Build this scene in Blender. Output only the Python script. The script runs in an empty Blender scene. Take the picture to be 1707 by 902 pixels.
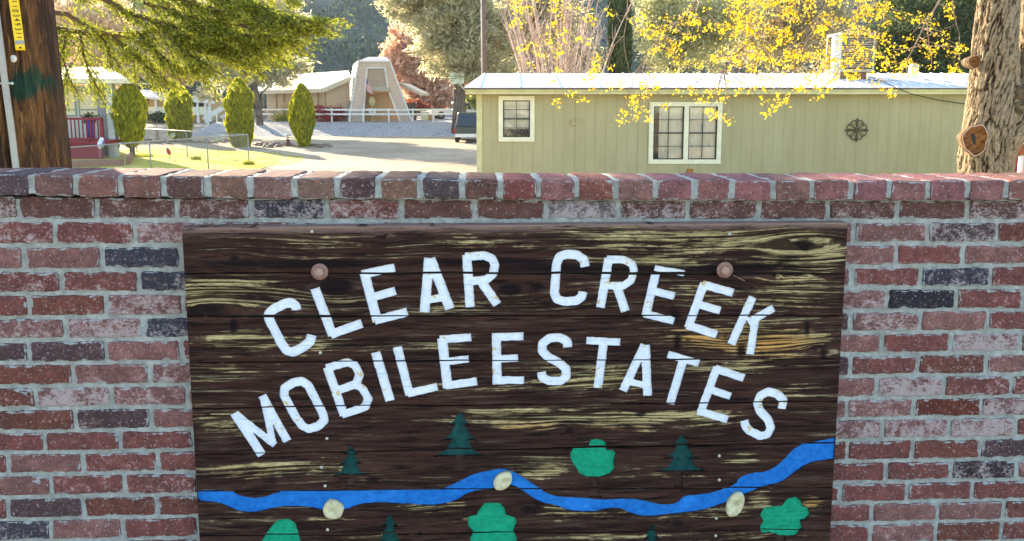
import bpy, math, random
import numpy as np
from mathutils import Vector, noise
from mathutils.geometry import delaunay_2d_cdt
random.seed(7); RNG = np.random.default_rng(7)
C = bpy.context.scene.collection
R = math.radians
# ------------------------------------------------------------------ camera model (pixels of the photograph)
F, CX, PY, HZ, EYE = 1290.0, 853.5, 333.0, 165.0, 1.6
T = math.atan((PY - HZ) / F)
FW = np.array([0, math.cos(T), -math.sin(T)]); UP = np.array([0, math.sin(T), math.cos(T)]); RT = np.array([1., 0, 0])
CAM = np.array([0, 0, EYE])
GZ = -1.0                                                  # level of the ground behind the wall
def ray(px, py): return FW + RT * ((px - CX) / F) - UP * ((py - PY) / F)
def at(px, py, Y):
    d = ray(px, py); return CAM + d * (Y / d[1])
def X(px, Y, py=200): return at(px, py, Y)[0]
def Z(py, Y): return at(CX, py, Y)[2]
def ground(px, py, z=GZ):
    d = ray(px, py); return CAM + d * ((z - EYE) / d[2])
# ------------------------------------------------------------------ node helpers
def mat(name):
    m = bpy.data.materials.new(name); m.use_nodes = True; nt = m.node_tree
    for n in list(nt.nodes): nt.nodes.remove(n)
    out = nt.nodes.new('ShaderNodeOutputMaterial')
    return m, nt, out
class N:
    def __init__(s, nt): s.nt = nt
    def new(s, t, **k):
        n = s.nt.nodes.new(t)
        for a, b in k.items(): setattr(n, a, b)
        return n
    def put(s, sock, v):
        if isinstance(v, bpy.types.NodeSocket): s.nt.links.new(v, sock)
        elif v is not None:
            try: sock.default_value = v
            except Exception: sock.default_value = (*v, 1) if len(v) == 3 else v
    def coord(s, w='Object'): return s.new('ShaderNodeTexCoord').outputs[w]
    def mapping(s, v, sc=(1, 1, 1), loc=(0, 0, 0), rot=(0, 0, 0)):
        n = s.new('ShaderNodeMapping'); s.put(n.inputs['Vector'], v); n.inputs['Scale'].default_value = sc
        n.inputs['Location'].default_value = loc; n.inputs['Rotation'].default_value = rot; return n.outputs[0]
    def noise(s, v, scale=5, detail=4, rough=.6, dist=0):
        n = s.new('ShaderNodeTexNoise'); s.put(n.inputs['Vector'], v); n.inputs['Scale'].default_value = scale
        n.inputs['Detail'].default_value = detail; n.inputs['Roughness'].default_value = rough; n.inputs['Distortion'].default_value = dist
        return n.outputs['Fac']
    def voro(s, v, scale=5, feat='F1'):
        n = s.new('ShaderNodeTexVoronoi', feature=feat); s.put(n.inputs['Vector'], v); n.inputs['Scale'].default_value = scale
        return n.outputs['Distance']
    def ramp(s, v, a, b, lo=0., hi=1.):
        n = s.new('ShaderNodeMapRange', interpolation_type='SMOOTHSTEP'); s.put(n.inputs['Value'], v)
        for k, q in zip(('From Min', 'From Max', 'To Min', 'To Max'), (a, b, lo, hi)): s.put(n.inputs[k], q)
        return n.outputs[0]
    def math(s, op, a, b=None, c=None):
        n = s.new('ShaderNodeMath', operation=op); s.put(n.inputs[0], a)
        if b is not None: s.put(n.inputs[1], b)
        if c is not None: s.put(n.inputs[2], c)
        return n.outputs[0]
    def mix(s, f, a, b, mode='MIX'):
        n = s.new('ShaderNodeMix', data_type='RGBA', blend_type=mode); s.put(n.inputs[0], f)
        s.put(n.inputs[6], (*a, 1) if isinstance(a, tuple) and len(a) == 3 else a)
        s.put(n.inputs[7], (*b, 1) if isinstance(b, tuple) and len(b) == 3 else b); return n.outputs[2]
    def bump(s, h, dist=.002, st=1.):
        n = s.new('ShaderNodeBump'); s.put(n.inputs['Height'], h); n.inputs['Distance'].default_value = dist
        n.inputs['Strength'].default_value = st; return n.outputs[0]
    def attr(s, name):
        return s.new('ShaderNodeAttribute', attribute_name=name)
    def bsdf(s, out, col, rough=.8, normal=None, metal=0., spec=.3):
        b = s.new('ShaderNodeBsdfPrincipled'); s.put(b.inputs['Base Color'], (*col, 1) if isinstance(col, tuple) and len(col) == 3 else col)
        s.put(b.inputs['Roughness'], rough); s.put(b.inputs['Metallic'], metal); b.inputs['Specular IOR Level'].default_value = spec
        if normal is not None: s.nt.links.new(normal, b.inputs['Normal'])
        s.nt.links.new(b.outputs[0], out.inputs[0]); return b
def simple(name, a, b=None, scale=6, rough=.75, bump=0., bscale=40, metal=0., spec=.3, stretch=(1, 1, 1)):
    m, nt, out = mat(name); n = N(nt); co = n.mapping(n.coord(), stretch)
    b = b or tuple(c * .8 for c in a)
    f = n.ramp(n.noise(co, scale, 5, .65), .3, .7)
    nm = n.bump(n.noise(co, bscale, 4, .7), bump) if bump else None
    n.bsdf(out, n.mix(f, b, a), rough, nm, metal, spec); return m
def leafmat(name, a, b, trans=.45, rough=.6, spec=.25):
    m, nt, out = mat(name); n = N(nt)
    g = n.new('ShaderNodeNewGeometry'); col = n.mix(g.outputs['Random Per Island'], a, b)
    p = n.new('ShaderNodeBsdfPrincipled'); n.put(p.inputs['Base Color'], col); p.inputs['Roughness'].default_value = rough
    p.inputs['Specular IOR Level'].default_value = spec
    t = n.new('ShaderNodeBsdfTranslucent'); n.put(t.inputs['Color'], col)
    mx = n.new('ShaderNodeMixShader'); mx.inputs[0].default_value = trans
    nt.links.new(p.outputs[0], mx.inputs[1]); nt.links.new(t.outputs[0], mx.inputs[2]); nt.links.new(mx.outputs[0], out.inputs[0])
    return m
# ------------------------------------------------------------------ mesh helpers
def mesh_np(name, V, Fc, m=None, parent=None, smooth=False, attrs=None):
    V = np.asarray(V, dtype=np.float32).reshape(-1, 3)
    me = bpy.data.meshes.new(name)
    if isinstance(Fc, np.ndarray):
        k = Fc.shape[1]; me.vertices.add(len(V)); me.vertices.foreach_set('co', V.ravel())
        me.loops.add(Fc.size); me.loops.foreach_set('vertex_index', Fc.astype(np.int32).ravel())
        me.polygons.add(len(Fc)); me.polygons.foreach_set('loop_start', np.arange(0, Fc.size, k, dtype=np.int32))
        me.polygons.foreach_set('loop_total', np.full(len(Fc), k, dtype=np.int32)); me.update(calc_edges=True)
    else:
        me.from_pydata(V.tolist(), [], Fc); me.update()
    if smooth: me.polygons.foreach_set('use_smooth', [True] * len(me.polygons))
    for k, (ty, arr) in (attrs or {}).items():
        a = me.attributes.new(k, ty, 'POINT')
        a.data.foreach_set('value' if ty == 'FLOAT' else ('color' if ty == 'FLOAT_COLOR' else 'vector'), np.asarray(arr, dtype=np.float32).ravel())
    o = bpy.data.objects.new(name, me); C.objects.link(o)
    if m:
        for q in (m if isinstance(m, (list, tuple)) else [m]): me.materials.append(q)
    if parent: o.parent = parent
    return o
class MB:
    """collects shapes into one mesh"""
    def __init__(s): s.v, s.f, s.mi, s.n, s.sm = [], [], [], 0, []
    def add(s, V, Fs, mi=0, sm=False):
        V = [tuple(map(float, p)) for p in V]
        s.f += [tuple(i + s.n for i in f) for f in Fs]; s.mi += [mi] * len(Fs); s.sm += [sm] * len(Fs)
        s.v += V; s.n += len(V); return s
    def box(s, x0, x1, y0, y1, z0, z1, mi=0):
        return s.hexa([(x0, y0, z0), (x1, y0, z0), (x1, y1, z0), (x0, y1, z0)], [(x0, y0, z1), (x1, y0, z1), (x1, y1, z1), (x0, y1, z1)], mi)
    def hexa(s, bot, top, mi=0):
        n = len(bot)
        return s.add(list(bot) + list(top), [tuple(range(n - 1, -1, -1)), tuple(range(n, 2 * n))] + [(i, (i + 1) % n, n + (i + 1) % n, n + i) for i in range(n)], mi)
    def prism(s, poly, vec, mi=0):
        """polygon of 3-D points pushed along vec"""
        vec = np.array(vec); return s.hexa([tuple(p) for p in poly], [tuple(np.array(p) + vec) for p in poly], mi)
    def bar(s, a, b, w, h=None, mi=0, up=(0, 0, 1)):
        a, b = Vector(a), Vector(b); d = (b - a).normalized(); h = h or w
        u = Vector(up); sd = d.cross(u)
        if sd.length < 1e-4: sd = d.cross(Vector((0, 1, 0)))
        sd.normalize(); u = sd.cross(d).normalized(); sd = sd * w / 2; u = u * h / 2
        return s.hexa([a - sd - u, a + sd - u, a + sd + u, a - sd + u], [b - sd - u, b + sd - u, b + sd + u, b - sd + u], mi)
    def tube(s, pts, rad, seg=8, mi=0, cap=True):
        pts = [Vector(p) for p in pts]; n = len(pts)
        if not hasattr(rad, '__len__'): rad = [rad] * n
        V, Fs = [], []; prev = None
        for i, p in enumerate(pts):
            d = (pts[min(i + 1, n - 1)] - pts[max(i - 1, 0)]).normalized()
            if prev is None:
                ref = Vector((0, 0, 1)) if abs(d.z) < .9 else Vector((1, 0, 0)); a = d.cross(ref).normalized()
            else:
                a = (prev - d * prev.dot(d)); a = a.normalized() if a.length > 1e-6 else d.orthogonal().normalized()
            prev = a; b = d.cross(a)
            for k in range(seg):
                t = 2 * math.pi * k / seg; V.append(p + (a * math.cos(t) + b * math.sin(t)) * rad[i])
        for i in range(n - 1):
            for k in range(seg):
                Fs.append((i * seg + k, i * seg + (k + 1) % seg, (i + 1) * seg + (k + 1) % seg, (i + 1) * seg + k))
        if cap: Fs += [tuple(range(seg - 1, -1, -1)), tuple(range((n - 1) * seg, n * seg))]
        return s.add(V, Fs, mi, True)
    def lathe(s, c, prof, seg=20, axis=(0, 0, 1), mi=0, sx=1., rot=0.):
        ax = Vector(axis).normalized(); a = ax.orthogonal().normalized(); b = ax.cross(a); c = Vector(c); V = []
        for r, h in prof:
            for k in range(seg):
                t = 2 * math.pi * k / seg; u, w = math.cos(t) * r * sx, math.sin(t) * r
                u, w = u * math.cos(rot) - w * math.sin(rot), u * math.sin(rot) + w * math.cos(rot)
                V.append(c + a * u + b * w + ax * h)
        Fs = [(i * seg + k, i * seg + (k + 1) % seg, (i + 1) * seg + (k + 1) % seg, (i + 1) * seg + k) for i in range(len(prof) - 1) for k in range(seg)]
        Fs += [tuple(range(seg - 1, -1, -1)), tuple(range((len(prof) - 1) * seg, len(prof) * seg))]
        return s.add(V, Fs, mi, True)
    def build(s, name, m=None, parent=None):
        me = bpy.data.meshes.new(name); me.from_pydata(s.v, [], s.f)
        me.polygons.foreach_set('material_index', s.mi); me.polygons.foreach_set('use_smooth', s.sm); me.update()
        for q in (m if isinstance(m, (list, tuple)) else [m] if m else []): me.materials.append(q)
        o = bpy.data.objects.new(name, me); C.objects.link(o)
        if parent: o.parent = parent
        return o
def smooth_by_angle(o, deg=40):
    try: o.data.set_sharp_from_angle(angle=R(deg))
    except Exception: pass
def thing(name, label, cat, group=None, loc=(0, 0, 0)):
    o = bpy.data.objects.new(name, None); C.objects.link(o); o.location = loc; o.empty_display_size = .1
    o['label'] = label; o['category'] = cat
    if group: o['group'] = group
    return o
def tag(o, label, cat, group=None):
    o['label'] = label; o['category'] = cat
    if group: o['group'] = group
    return o
def struct(o, kind='structure'): o['kind'] = kind; return o
def hsh(ix, iy, s):
    h = (ix.astype(np.int64) * 374761393 + iy.astype(np.int64) * 668265263 + s * 974711) & 0x7fffffff
    h = ((h ^ (h >> 13)) * 1274126177) & 0x7fffffff; return ((h ^ (h >> 16)) & 0xffff) / 65535.
def vn(x, y, s=0):
    x, y = np.asarray(x, float), np.asarray(y, float); ix, iy = np.floor(x).astype(int), np.floor(y).astype(int)
    fx, fy = x - ix, y - iy; fx, fy = fx * fx * (3 - 2 * fx), fy * fy * (3 - 2 * fy)
    return (hsh(ix, iy, s) * (1 - fx) + hsh(ix + 1, iy, s) * fx) * (1 - fy) + (hsh(ix, iy + 1, s) * (1 - fx) + hsh(ix + 1, iy + 1, s) * fx) * fy
def fbm(x, y, s=0, o=4):
    return sum(vn(np.asarray(x) * 2 ** k, np.asarray(y) * 2 ** k, s + k) * .5 ** k for k in range(o)) / (2 - .5 ** (o - 1))
# ------------------------------------------------------------------ world, light, camera
sc = bpy.context.scene
w = bpy.data.worlds.new('World'); sc.world = w; w.use_nodes = True
bg = w.node_tree.nodes['Background']; sky = w.node_tree.nodes.new('ShaderNodeTexSky'); sky.sky_type = 'NISHITA'
EL, AZ = 17.5, -35.5
sky.sun_disc = False; sky.sun_elevation = R(EL); sky.sun_rotation = R(AZ); sky.air_density = 1.0; sky.dust_density = .6; sky.ozone_density = 1.2
w.node_tree.links.new(sky.outputs[0], bg.inputs[0]); bg.inputs[1].default_value = .125
SUN = Vector((math.sin(R(AZ)) * math.cos(R(EL)), math.cos(R(AZ)) * math.cos(R(EL)), math.sin(R(EL))))
sl = bpy.data.lights.new('sun', 'SUN'); sl.energy = 5.0; sl.angle = R(.5); sl.color = (1., .85, .62)
so = bpy.data.objects.new('sun', sl); C.objects.link(so); so.rotation_euler = (-SUN).to_track_quat('-Z', 'Y').to_euler(); so.location = (-30, 40, 30)
cd = bpy.data.cameras.new('camera'); cam = bpy.data.objects.new('camera', cd); C.objects.link(cam); sc.camera = cam
cam.location = (0, 0, EYE); cam.rotation_euler = (R(90) - T, 0, 0)
cd.sensor_width = 36; cd.lens = 36 * F / 1707; cd.shift_y = -(451 - PY) / 1707; cd.clip_start = .05; cd.clip_end = 3000
sc.view_settings.view_transform = 'Standard'; sc.view_settings.look = 'None'; sc.view_settings.gamma = 1; sc.view_settings.exposure = 2.2
sc.cycles.max_bounces = 6; sc.cycles.transparent_max_bounces = 12; sc.cycles.use_denoising = True
# ------------------------------------------------------------------ wall frame: s along the wall, z up, off towards the viewer
W0, TH = 2.08, R(2.5); WN = np.array([math.sin(TH), -math.cos(TH), 0]); WS = np.array([math.cos(TH), math.sin(TH), 0])
def wp(s, z, off=0.): return np.array([0, W0, 0]) + WS * s + np.array([0, 0, z]) + WN * off
def sz(px, py, off=0.):
    d = ray(px, py); p0 = wp(0, 0, off); k = np.dot(p0 - CAM, WN) / np.dot(d, WN); p = CAM + d * k
    return np.dot(p - p0, WS), p[2]
def to_world(S, Zz, Off): S, Zz, Off = map(np.asarray, (S, Zz, Off)); return np.array([0, W0, 0]) + S[..., None] * WS + Zz[..., None] * np.array([0, 0, 1]) + Off[..., None] * WN
# row lines: (left px, left y), (right px, right y) of the bed joints, top to bottom
LB = [368, 409.5, 451, 489.8, 529, 569, 607, 645.3, 682.5, 720.5, 756, 792.3, 829.6, 867, 903]
RB = [369, 406.5, 444, 480.6, 518, 554.5, 590.7, 626.8, 663.9, 697.4, 732.8, 768.2, 803.2, 837, 871]
JL = [[30, 160.5, 294, 418, 545, 669.6, 791.6, 911, 1031.5, 1147, 1266, 1381, 1497, 1614, 1731],
 [90, 224], [39, 169, 300], [100.6, 231], [46.8, 176.3, 304.8], [108.6, 238], [47.4, 176.3, 301.8], [121, 249.4], [58.8, 185, 311.7],
 [124.5, 251.4], [73.7, 199, 322.7], [12, 137.5, 263], [83.7, 207, 330], [12, 137.5, 261], [83.7, 204, 330.7]]
JR = [[], [1424, 1548, 1663], [1494.5, 1607], [1421.8, 1536, 1653.5], [1480, 1595, 1705.6], [1419, 1536, 1648], [1471.6, 1586, 1702.7], [1419, 1531, 1645],
 [1462, 1575, 1686.7], [1412.8, 1525, 1637], [1471.6, 1584, 1693.7], [1413.8, 1522, 1635], [1477.6, 1587, 1695.7], [1402.5, 1513.4, 1622], [1454.6, 1564, 1673.8]]
S_A, S_B = sz(150, 600)[0], sz(1550, 600)[0]
def rowz(i, s):
    """height of bed joint i at s (i=-1: underside of the coping)"""
    if i < 0:
        xs = [sz(x, y)[0] for x, y in ((0, 326), (350, 332), (860, 333), (1300, 335), (1707, 334))]; zs = [sz(x, y)[1] for x, y in ((0, 326), (350, 332), (860, 333), (1300, 335), (1707, 334))]
        return float(np.interp(s, xs, zs))
    k = min(i, len(LB) - 1); a, b = sz(150, LB[k] + (0 if k < 5 else -1.5)), sz(1550, RB[k])
    z = a[1] + (b[1] - a[1]) * (s - a[0]) / (b[0] - a[0])
    return z - .0668 * (i - k)
SMIN, SMAX = -3.6, 3.4
dark = (.06, .064, .09); purp = (.12, .065, .07); red = (.29, .09, .076); rus = (.235, .075, .052); pink = (.36, .155, .135); brn = (.18, .08, .065); gry = (.2, .18, .19)
# (row, px of a point in the brick) -> (colour, white amount)
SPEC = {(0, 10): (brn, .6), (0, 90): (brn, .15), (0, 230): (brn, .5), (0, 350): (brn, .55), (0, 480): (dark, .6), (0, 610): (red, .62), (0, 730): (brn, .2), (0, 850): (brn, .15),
 (0, 970): (gry, .75), (0, 1090): (brn, .65), (0, 1200): (brn, .5), (0, 1320): (brn, .45), (0, 1430): (brn, .5), (0, 1550): (brn, .35), (0, 1680): (brn, .65),
 (1, 30): (red, .6), (1, 150): (red, .5), (1, 270): (pink, .65), (1, 1500): (pink, .5), (1, 1600): (purp, .65), (2, 20): (pink, .4), (2, 100): (pink, .35), (2, 230): (dark, .38), (2, 1450): (pink, .45), (2, 1550): (red, .3), (2, 1660): (pink, .3),
 (3, 50): (red, .55), (3, 160): (red, .45), (3, 270): (dark, .5), (3, 1410): (pink, .5), (3, 1480): (red, .4), (3, 1600): (dark, .55), (3, 1690): (red, .4),
 (4, 20): (red, .35), (4, 110): (rus, .35), (4, 240): (pink, .66), (4, 1440): (pink, .6), (4, 1540): ((.028, .03, .042), .2), (4, 1650): (red, .35),
 (5, 50): (pink, .6), (5, 170): (pink, .72), (5, 275): (dark, .5), (5, 1470): (pink, .66), (5, 1590): (pink, .4), (5, 1690): (red, .35),
 (6, 20): (purp, .2), (6, 110): (purp, .35), (6, 240): (pink, .25), (6, 1430): (pink, .35), (6, 1530): (red, .3), (6, 1640): (pink, .85),
 (7, 60): (rus, .15), (7, 180): (pink, .42), (7, 290): (pink, .6), (7, 1405): (purp, .4), (7, 1470): (red, .35), (7, 1590): (rus, .35), (7, 1690): (pink, .4),
 (8, 30): (rus, .35), (8, 120): (pink, .8), (8, 250): (pink, .55), (8, 1430): (pink, .4), (8, 1520): (pink, .85), (8, 1630): (red, .5), (8, 1700): (red, .5),
 (9, 60): (rus, .15), (9, 190): (purp, .35), (9, 290): (pink, .3), (9, 1400): (pink, .35), (9, 1460): (pink, .6), (9, 1580): ((.2, .045, .025), .15), (9, 1680): (pink, .75),
 (10, 30): (red, .15), (10, 140): (red, .2), (10, 260): (red, .2), (10, 1440): (pink, .7), (10, 1530): (pink, .72), (10, 1640): (pink, .82),
 (11, 70): (pink, .2), (11, 200): (red, .4), (11, 290): (red, .3), (11, 1395): (rus, .1), (11, 1460): (red, .2), (11, 1580): (rus, .25), (11, 1680): (purp, .25),
 (12, 40): (pink, .25), (12, 140): (red, .45), (12, 270): (red, .5), (12, 1430): (red, .15), (12, 1530): (red, .4), (12, 1640): ((.05, .03, .035), .6),
 (13, 5): (red, .3), (13, 75): (purp, .15), (13, 200): (rus, .12), (13, 300): (rus, .15), (13, 1450): (red, .2), (13, 1560): (red, .35), (13, 1680): (red, .25),
 (14, 40): ((.08, .07, .09), .5), (14, 140): (pink, .3), (14, 270): (red, .25), (14, 1430): (red, .35), (14, 1500): (pink, .25), (14, 1620): (pink, .3)}
rowmid = lambda i: (326 if i == 0 else LB[i - 1]) * .5 + LB[i] * .5
SPECS = [(k[0], sz(k[1], rowmid(k[0]) if k[1] < 860 else ((335 if k[0] == 0 else RB[k[0] - 1]) + RB[k[0]]) / 2)[0], v) for k, v in SPEC.items()]
class Bricks:
    def __init__(s): s.V, s.F, s.col, s.wh, s.n, s.ed = [], [], [], [], 0, []
    def rbox(s, s0, s1, z00, z01, z10, z11, offb, offf, r, seg, col, wh, jit=.0012, seed=0):
        """rounded brick: z00/z01 bottom at s0/s1, z10/z11 top"""
        hw, hh, hd = (s1 - s0) / 2, (z10 - z00 + z11 - z01) / 4, (offf - offb) / 2
        def ax(h, n): return np.concatenate([[-h, -h + .35 * r, -h + r], np.linspace(-h + r, h - r, n + 2)[1:-1], [h - r, h - .35 * r, h]])
        A = [ax(hw, seg[0]), ax(hh, seg[1]), ax(hd, seg[2])]; L = [len(a) for a in A]
        grids = []
        for (i, j, k, sg) in ((0, 1, 2, 1), (1, 2, 0, 1), (2, 0, 1, 1), (2, 0, 1, -1), (1, 2, 0, -1)):
            # faces: front(+off), sides, top/bottom
            a, b = np.meshgrid(A[i], A[j], indexing='ij'); P = np.zeros(a.shape + (3,)); P[..., i] = a; P[..., j] = b; P[..., k] = sg * [hw, hh, hd][k]
            grids.append((P, sg))
        for gi, (P, sg) in enumerate(grids):
            q = P.copy()
            inner = np.stack([np.clip(q[..., 0], -hw + r, hw - r), np.clip(q[..., 1], -hh + r, hh - r), np.clip(q[..., 2], -hd + r, hd - r)], -1)
            d = q - inner; ln = np.linalg.norm(d, axis=-1, keepdims=True); ln[ln < 1e-9] = 1
            q = inner + d / ln * np.minimum(r, np.linalg.norm(d, axis=-1, keepdims=True) + 1)
            q = np.where(np.abs(d).sum(-1, keepdims=True) > 1e-9, inner + d / ln * r, P)
            sx, zz, oo = q[..., 0], q[..., 1], q[..., 2]
            nx = (vn(sx * 45 + seed, zz * 45 + oo * 45, seed) - .5) * 2 + (vn(sx * 160 + seed, zz * 160 + oo * 160, seed + 3) - .5)
            ny = (vn(sx * 45 - oo * 45, zz * 45 + seed, seed + 7) - .5) * 2 + (vn(sx * 160, zz * 160 + seed, seed + 9) - .5)
            nz = (vn(sx * 60 + 9, zz * 60 + seed, seed + 11) - .5) * 1.2 + (vn(sx * 200, zz * 200, seed + 13) - .5)
            sx = sx + jit * nx; zz = zz + jit * ny * 1.1; oo = oo + jit * nz
            t = (sx + hw) / (2 * hw); sS = s0 + hw + sx
            zc = (z00 * (1 - t) + z01 * t + z10 * (1 - t) + z11 * t) / 2
            Wd = to_world(sS, zc + zz, (offf + offb) / 2 + oo); n, m = P.shape[:2]
            idx = np.arange(n * m).reshape(n, m) + s.n
            f = np.stack([idx[:-1, :-1], idx[1:, :-1], idx[1:, 1:], idx[:-1, 1:]], -1).reshape(-1, 4)
            if sg < 0: f = f[:, ::-1]
            ed = np.minimum(hw - np.abs(q[..., 0]), hh - np.abs(q[..., 1])) if gi == 0 else np.full(q.shape[:2], .004 if abs(offb) < .1 else .02); s.ed.append(np.stack([ed, q[..., 1] / hh, q[..., 0] / hw], -1).reshape(-1, 3))
            s.V.append(Wd.reshape(-1, 3)); s.F.append(f[:, ::-1]); s.n += n * m
            s.col.append(np.tile([*col, 1], (n * m, 1))); s.wh.append(np.full(n * m, wh))
    def build(s, name, m, parent):
        o = mesh_np(name, np.concatenate(s.V), np.concatenate(s.F), m, parent, True, {'col': ('FLOAT_COLOR', np.concatenate(s.col)), 'wht': ('FLOAT', np.concatenate(s.wh)), 'ed': ('FLOAT_VECTOR', np.concatenate(s.ed))}); smooth_by_angle(o, 50); return o
# brick material
bm_, nt, out = mat('brick_clay'); n = N(nt); co = n.coord()
base = n.attr('col').outputs['Color']; wh = n.attr('wht').outputs['Fac']
v1 = n.noise(co, 55, 6, .8); v2 = n.noise(co, 22, 5, .7); v3 = n.noise(n.mapping(co, (1, 1, 1.4)), 95, 5, .85)
c = n.mix(n.ramp(v2, .35, .7), n.mix(.5, base, (.05, .035, .035), 'MIX'), base)
c = n.mix(n.ramp(v1, .52, .7, 0, .55), c, (.42, .22, .18)); c = n.mix(n.ramp(v3, .34, .46, .8, 0), c, (.03, .014, .014))
thr = n.math('ADD', n.math('ADD', n.math('MULTIPLY', v3, .5), n.math('MULTIPLY', v2, .4)), n.math('MULTIPLY', v1, .22))
es = n.new('ShaderNodeSeparateXYZ'); n.put(es.inputs[0], n.attr('ed').outputs['Vector'])
thr = n.math('ADD', thr, n.math('MULTIPLY', es.outputs[1], -.022))
msk = n.ramp(n.math('ADD', thr, n.math('MULTIPLY', n.math('SUBTRACT', wh, .505), .26)), .575, .665)
c = n.mix(n.math('MULTIPLY', msk, .82), c, (.54, .44, .43))
sm = n.math('SUBTRACT', es.outputs[0], n.math('MULTIPLY', n.math('SUBTRACT', n.noise(co, 28, 4, .7), .43), .028)); c = n.mix(n.ramp(sm, -.0006, .0012, .9, 0), c, (.46, .49, .48))
spk = n.ramp(n.noise(co, 150, 3, .75), .60, .67, 0, .7); c = n.mix(spk, c, (.6, .56, .55))
n.bsdf(out, c, .9, n.bump(n.math('ADD', n.math('MULTIPLY', v1, .6), v3), .006, 1.), spec=.15)
mo, nt, out = mat('mortar_grey'); n = N(nt); co = n.coord()
a = n.noise(co, 35, 6, .75); b = n.noise(co, 300, 3, .8)
c = n.mix(n.ramp(a, .35, .7), (.33, .33, .30), (.58, .59, .55)); c = n.mix(n.ramp(b, .28, .42, .75, 0), c, (.08, .08, .08))
c = n.mix(n.ramp(n.noise(co, 6, 3, .6), .5, .75, 0, .4), c, (.33, .33, .26))
n.bsdf(out, c, .95, n.bump(n.math('ADD', n.math('MULTIPLY', a, 2.), b), .005, .9), spec=.1)
wall = thing('brick_wall', 'long weathered brick wall with pale mortar and projecting brick coping, carrying the wooden sign', 'wall')
Bk = Bricks(); nrow = len(LB); i = 0; rr = random.Random(3)
while rowz(i, 0) > -.02:
    k = i if i < nrow else nrow - 1 - ((i - nrow) % 2)
    if i == 0: js = [sz(x, 350)[0] for x in JL[0]]
    else:
        yl = (LB[k - 1] + LB[k]) / 2; yr = (RB[k - 1] + RB[k]) / 2
        L = [sz(x, yl)[0] for x in JL[k]]; Rr = [sz(x, yr)[0] for x in JR[k]]
        m_ = max(1, round((Rr[0] - L[-1]) / .213)); js = L + [L[-1] + (Rr[0] - L[-1]) * q / m_ for q in range(1, m_)] + Rr
    while js[0] > SMIN: js.insert(0, js[0] - .213)
    while js[-1] < SMAX: js.append(js[-1] + .213)
    for a, b in zip(js[:-1], js[1:]):
        g = .0052 + rr.random() * .002
        t0, t1, b0, b1 = rowz(i - 1, a), rowz(i - 1, b), rowz(i, a), rowz(i, b)
        col, whi = rr.choice([(red, .3), (pink, .4), (rus, .2), (purp, .25), (pink, .5), (red, .45)])
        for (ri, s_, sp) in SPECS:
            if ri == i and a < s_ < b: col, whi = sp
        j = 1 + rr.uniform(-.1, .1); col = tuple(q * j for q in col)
        vis = sz(-60, 600)[0] < a < sz(1770, 600)[0]; hid = sz(330, 500)[0] < a and b < sz(1380, 500)[0] and i > 0
        sg = (26, 8, 1) if vis and not hid and i < nrow + 1 else (3, 1, 0)
        tt = g * (.9 if i else .25)
        Bk.rbox(a + g, b - g, b0 + g, b1 + g, t0 - tt, t1 - tt, -.035, rr.uniform(-.001, .0015), .0065, sg, col, whi, .0021, rr.randint(0, 900))
    i += 1
Bk.build('brickwork', bm_, wall)
def wprism(s0, s1, zb0, zb1, zt0, zt1, o0, o1):
    return MB().hexa([wp(s0, zb0, o1), wp(s1, zb1, o1), wp(s1, zb1, o0), wp(s0, zb0, o0)], [wp(s0, zt0, o1), wp(s1, zt1, o1), wp(s1, zt1, o0), wp(s0, zt0, o0)])
mm = wprism(SMIN, SMAX, -.05, -.05, rowz(-1, SMIN) - .001, rowz(-1, SMAX) - .001, -.17, -.0055)
mm.build('mortar_bed', mo, wall)
# coping of header bricks
CT = [(0, 291), (100, 291), (300, 293), (500, 296), (860, 299.5), (1300, 301), (1707, 300.5)]; CO = .026
CJ = [52, 125, 200.5, 271, 345.6, 417, 490, 561.5, 629.7, 699.6, 770, 834.8, 898.3, 961.5, 1028, 1092.7, 1158, 1222.5, 1290, 1355.5, 1420, 1483.6, 1549, 1614.5, 1679.4]
ct = [sz(x, y, CO) for x, y in CT]; ctop = lambda s: float(np.interp(s, [q[0] for q in ct], [q[1] for q in ct]))
CB = [(0, 326), (350, 332), (860, 333.5), (1300, 335), (1707, 334)]; cb = [sz(x, y, CO) for x, y in CB]; cbot = lambda s: float(np.interp(s, [q[0] for q in cb], [q[1] for q in cb]))
js = [sz(x, 315, CO)[0] for x in CJ]
while js[0] > SMIN: js.insert(0, js[0] - .113)
while js[-1] < SMAX: js.append(js[-1] + .108)
Cp = Bricks(); cm = Bricks(); cspec = {10: ((.12, .085, .09), .35), 160: (pink, .1), 310: (brn, .2), 595: (purp, .4), 735: ((.11, .08, .09), .3), 800: (brn, .15), 865: (red, .2), 995: (red, .35)}
for a, b in zip(js[:-1], js[1:]):
    g = .0055 + rr.random() * .0035; m0 = (a + b) / 2; col, whi = rr.choice([(pink, .1), ((.32, .16, .13), .15), ((.28, .14, .11), .2), (pink, .05)])
    for q, v in cspec.items():
        if a < sz(q, 315, CO)[0] < b: col, whi = v
    dz = rr.uniform(-.0014, .0014); dt = rr.uniform(-.0006, .0006)
    Cp.rbox(a + g, b - g, cbot(a) + dz * .4, cbot(b) + dz * .4, ctop(a) + dz + dt, ctop(b) + dz - dt, -.185, CO + rr.uniform(-.003, .003), .007, (12, 7, 16), tuple(q * rr.uniform(.9, 1.12) for q in col), whi, .0017, rr.randint(0, 900))
for a in js:
    cm.rbox(a - .0125, a + .0125, cbot(a) + .004, cbot(a) + .004, ctop(a) - .0022, ctop(a) - .0022, -.182, CO - .0055, .003, (2, 8, 20), (1, 1, 1), 0, .0022, rr.randint(0, 900))
Cp.build('coping', bm_, wall); cm.build('coping_mortar', mo, wall)
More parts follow.
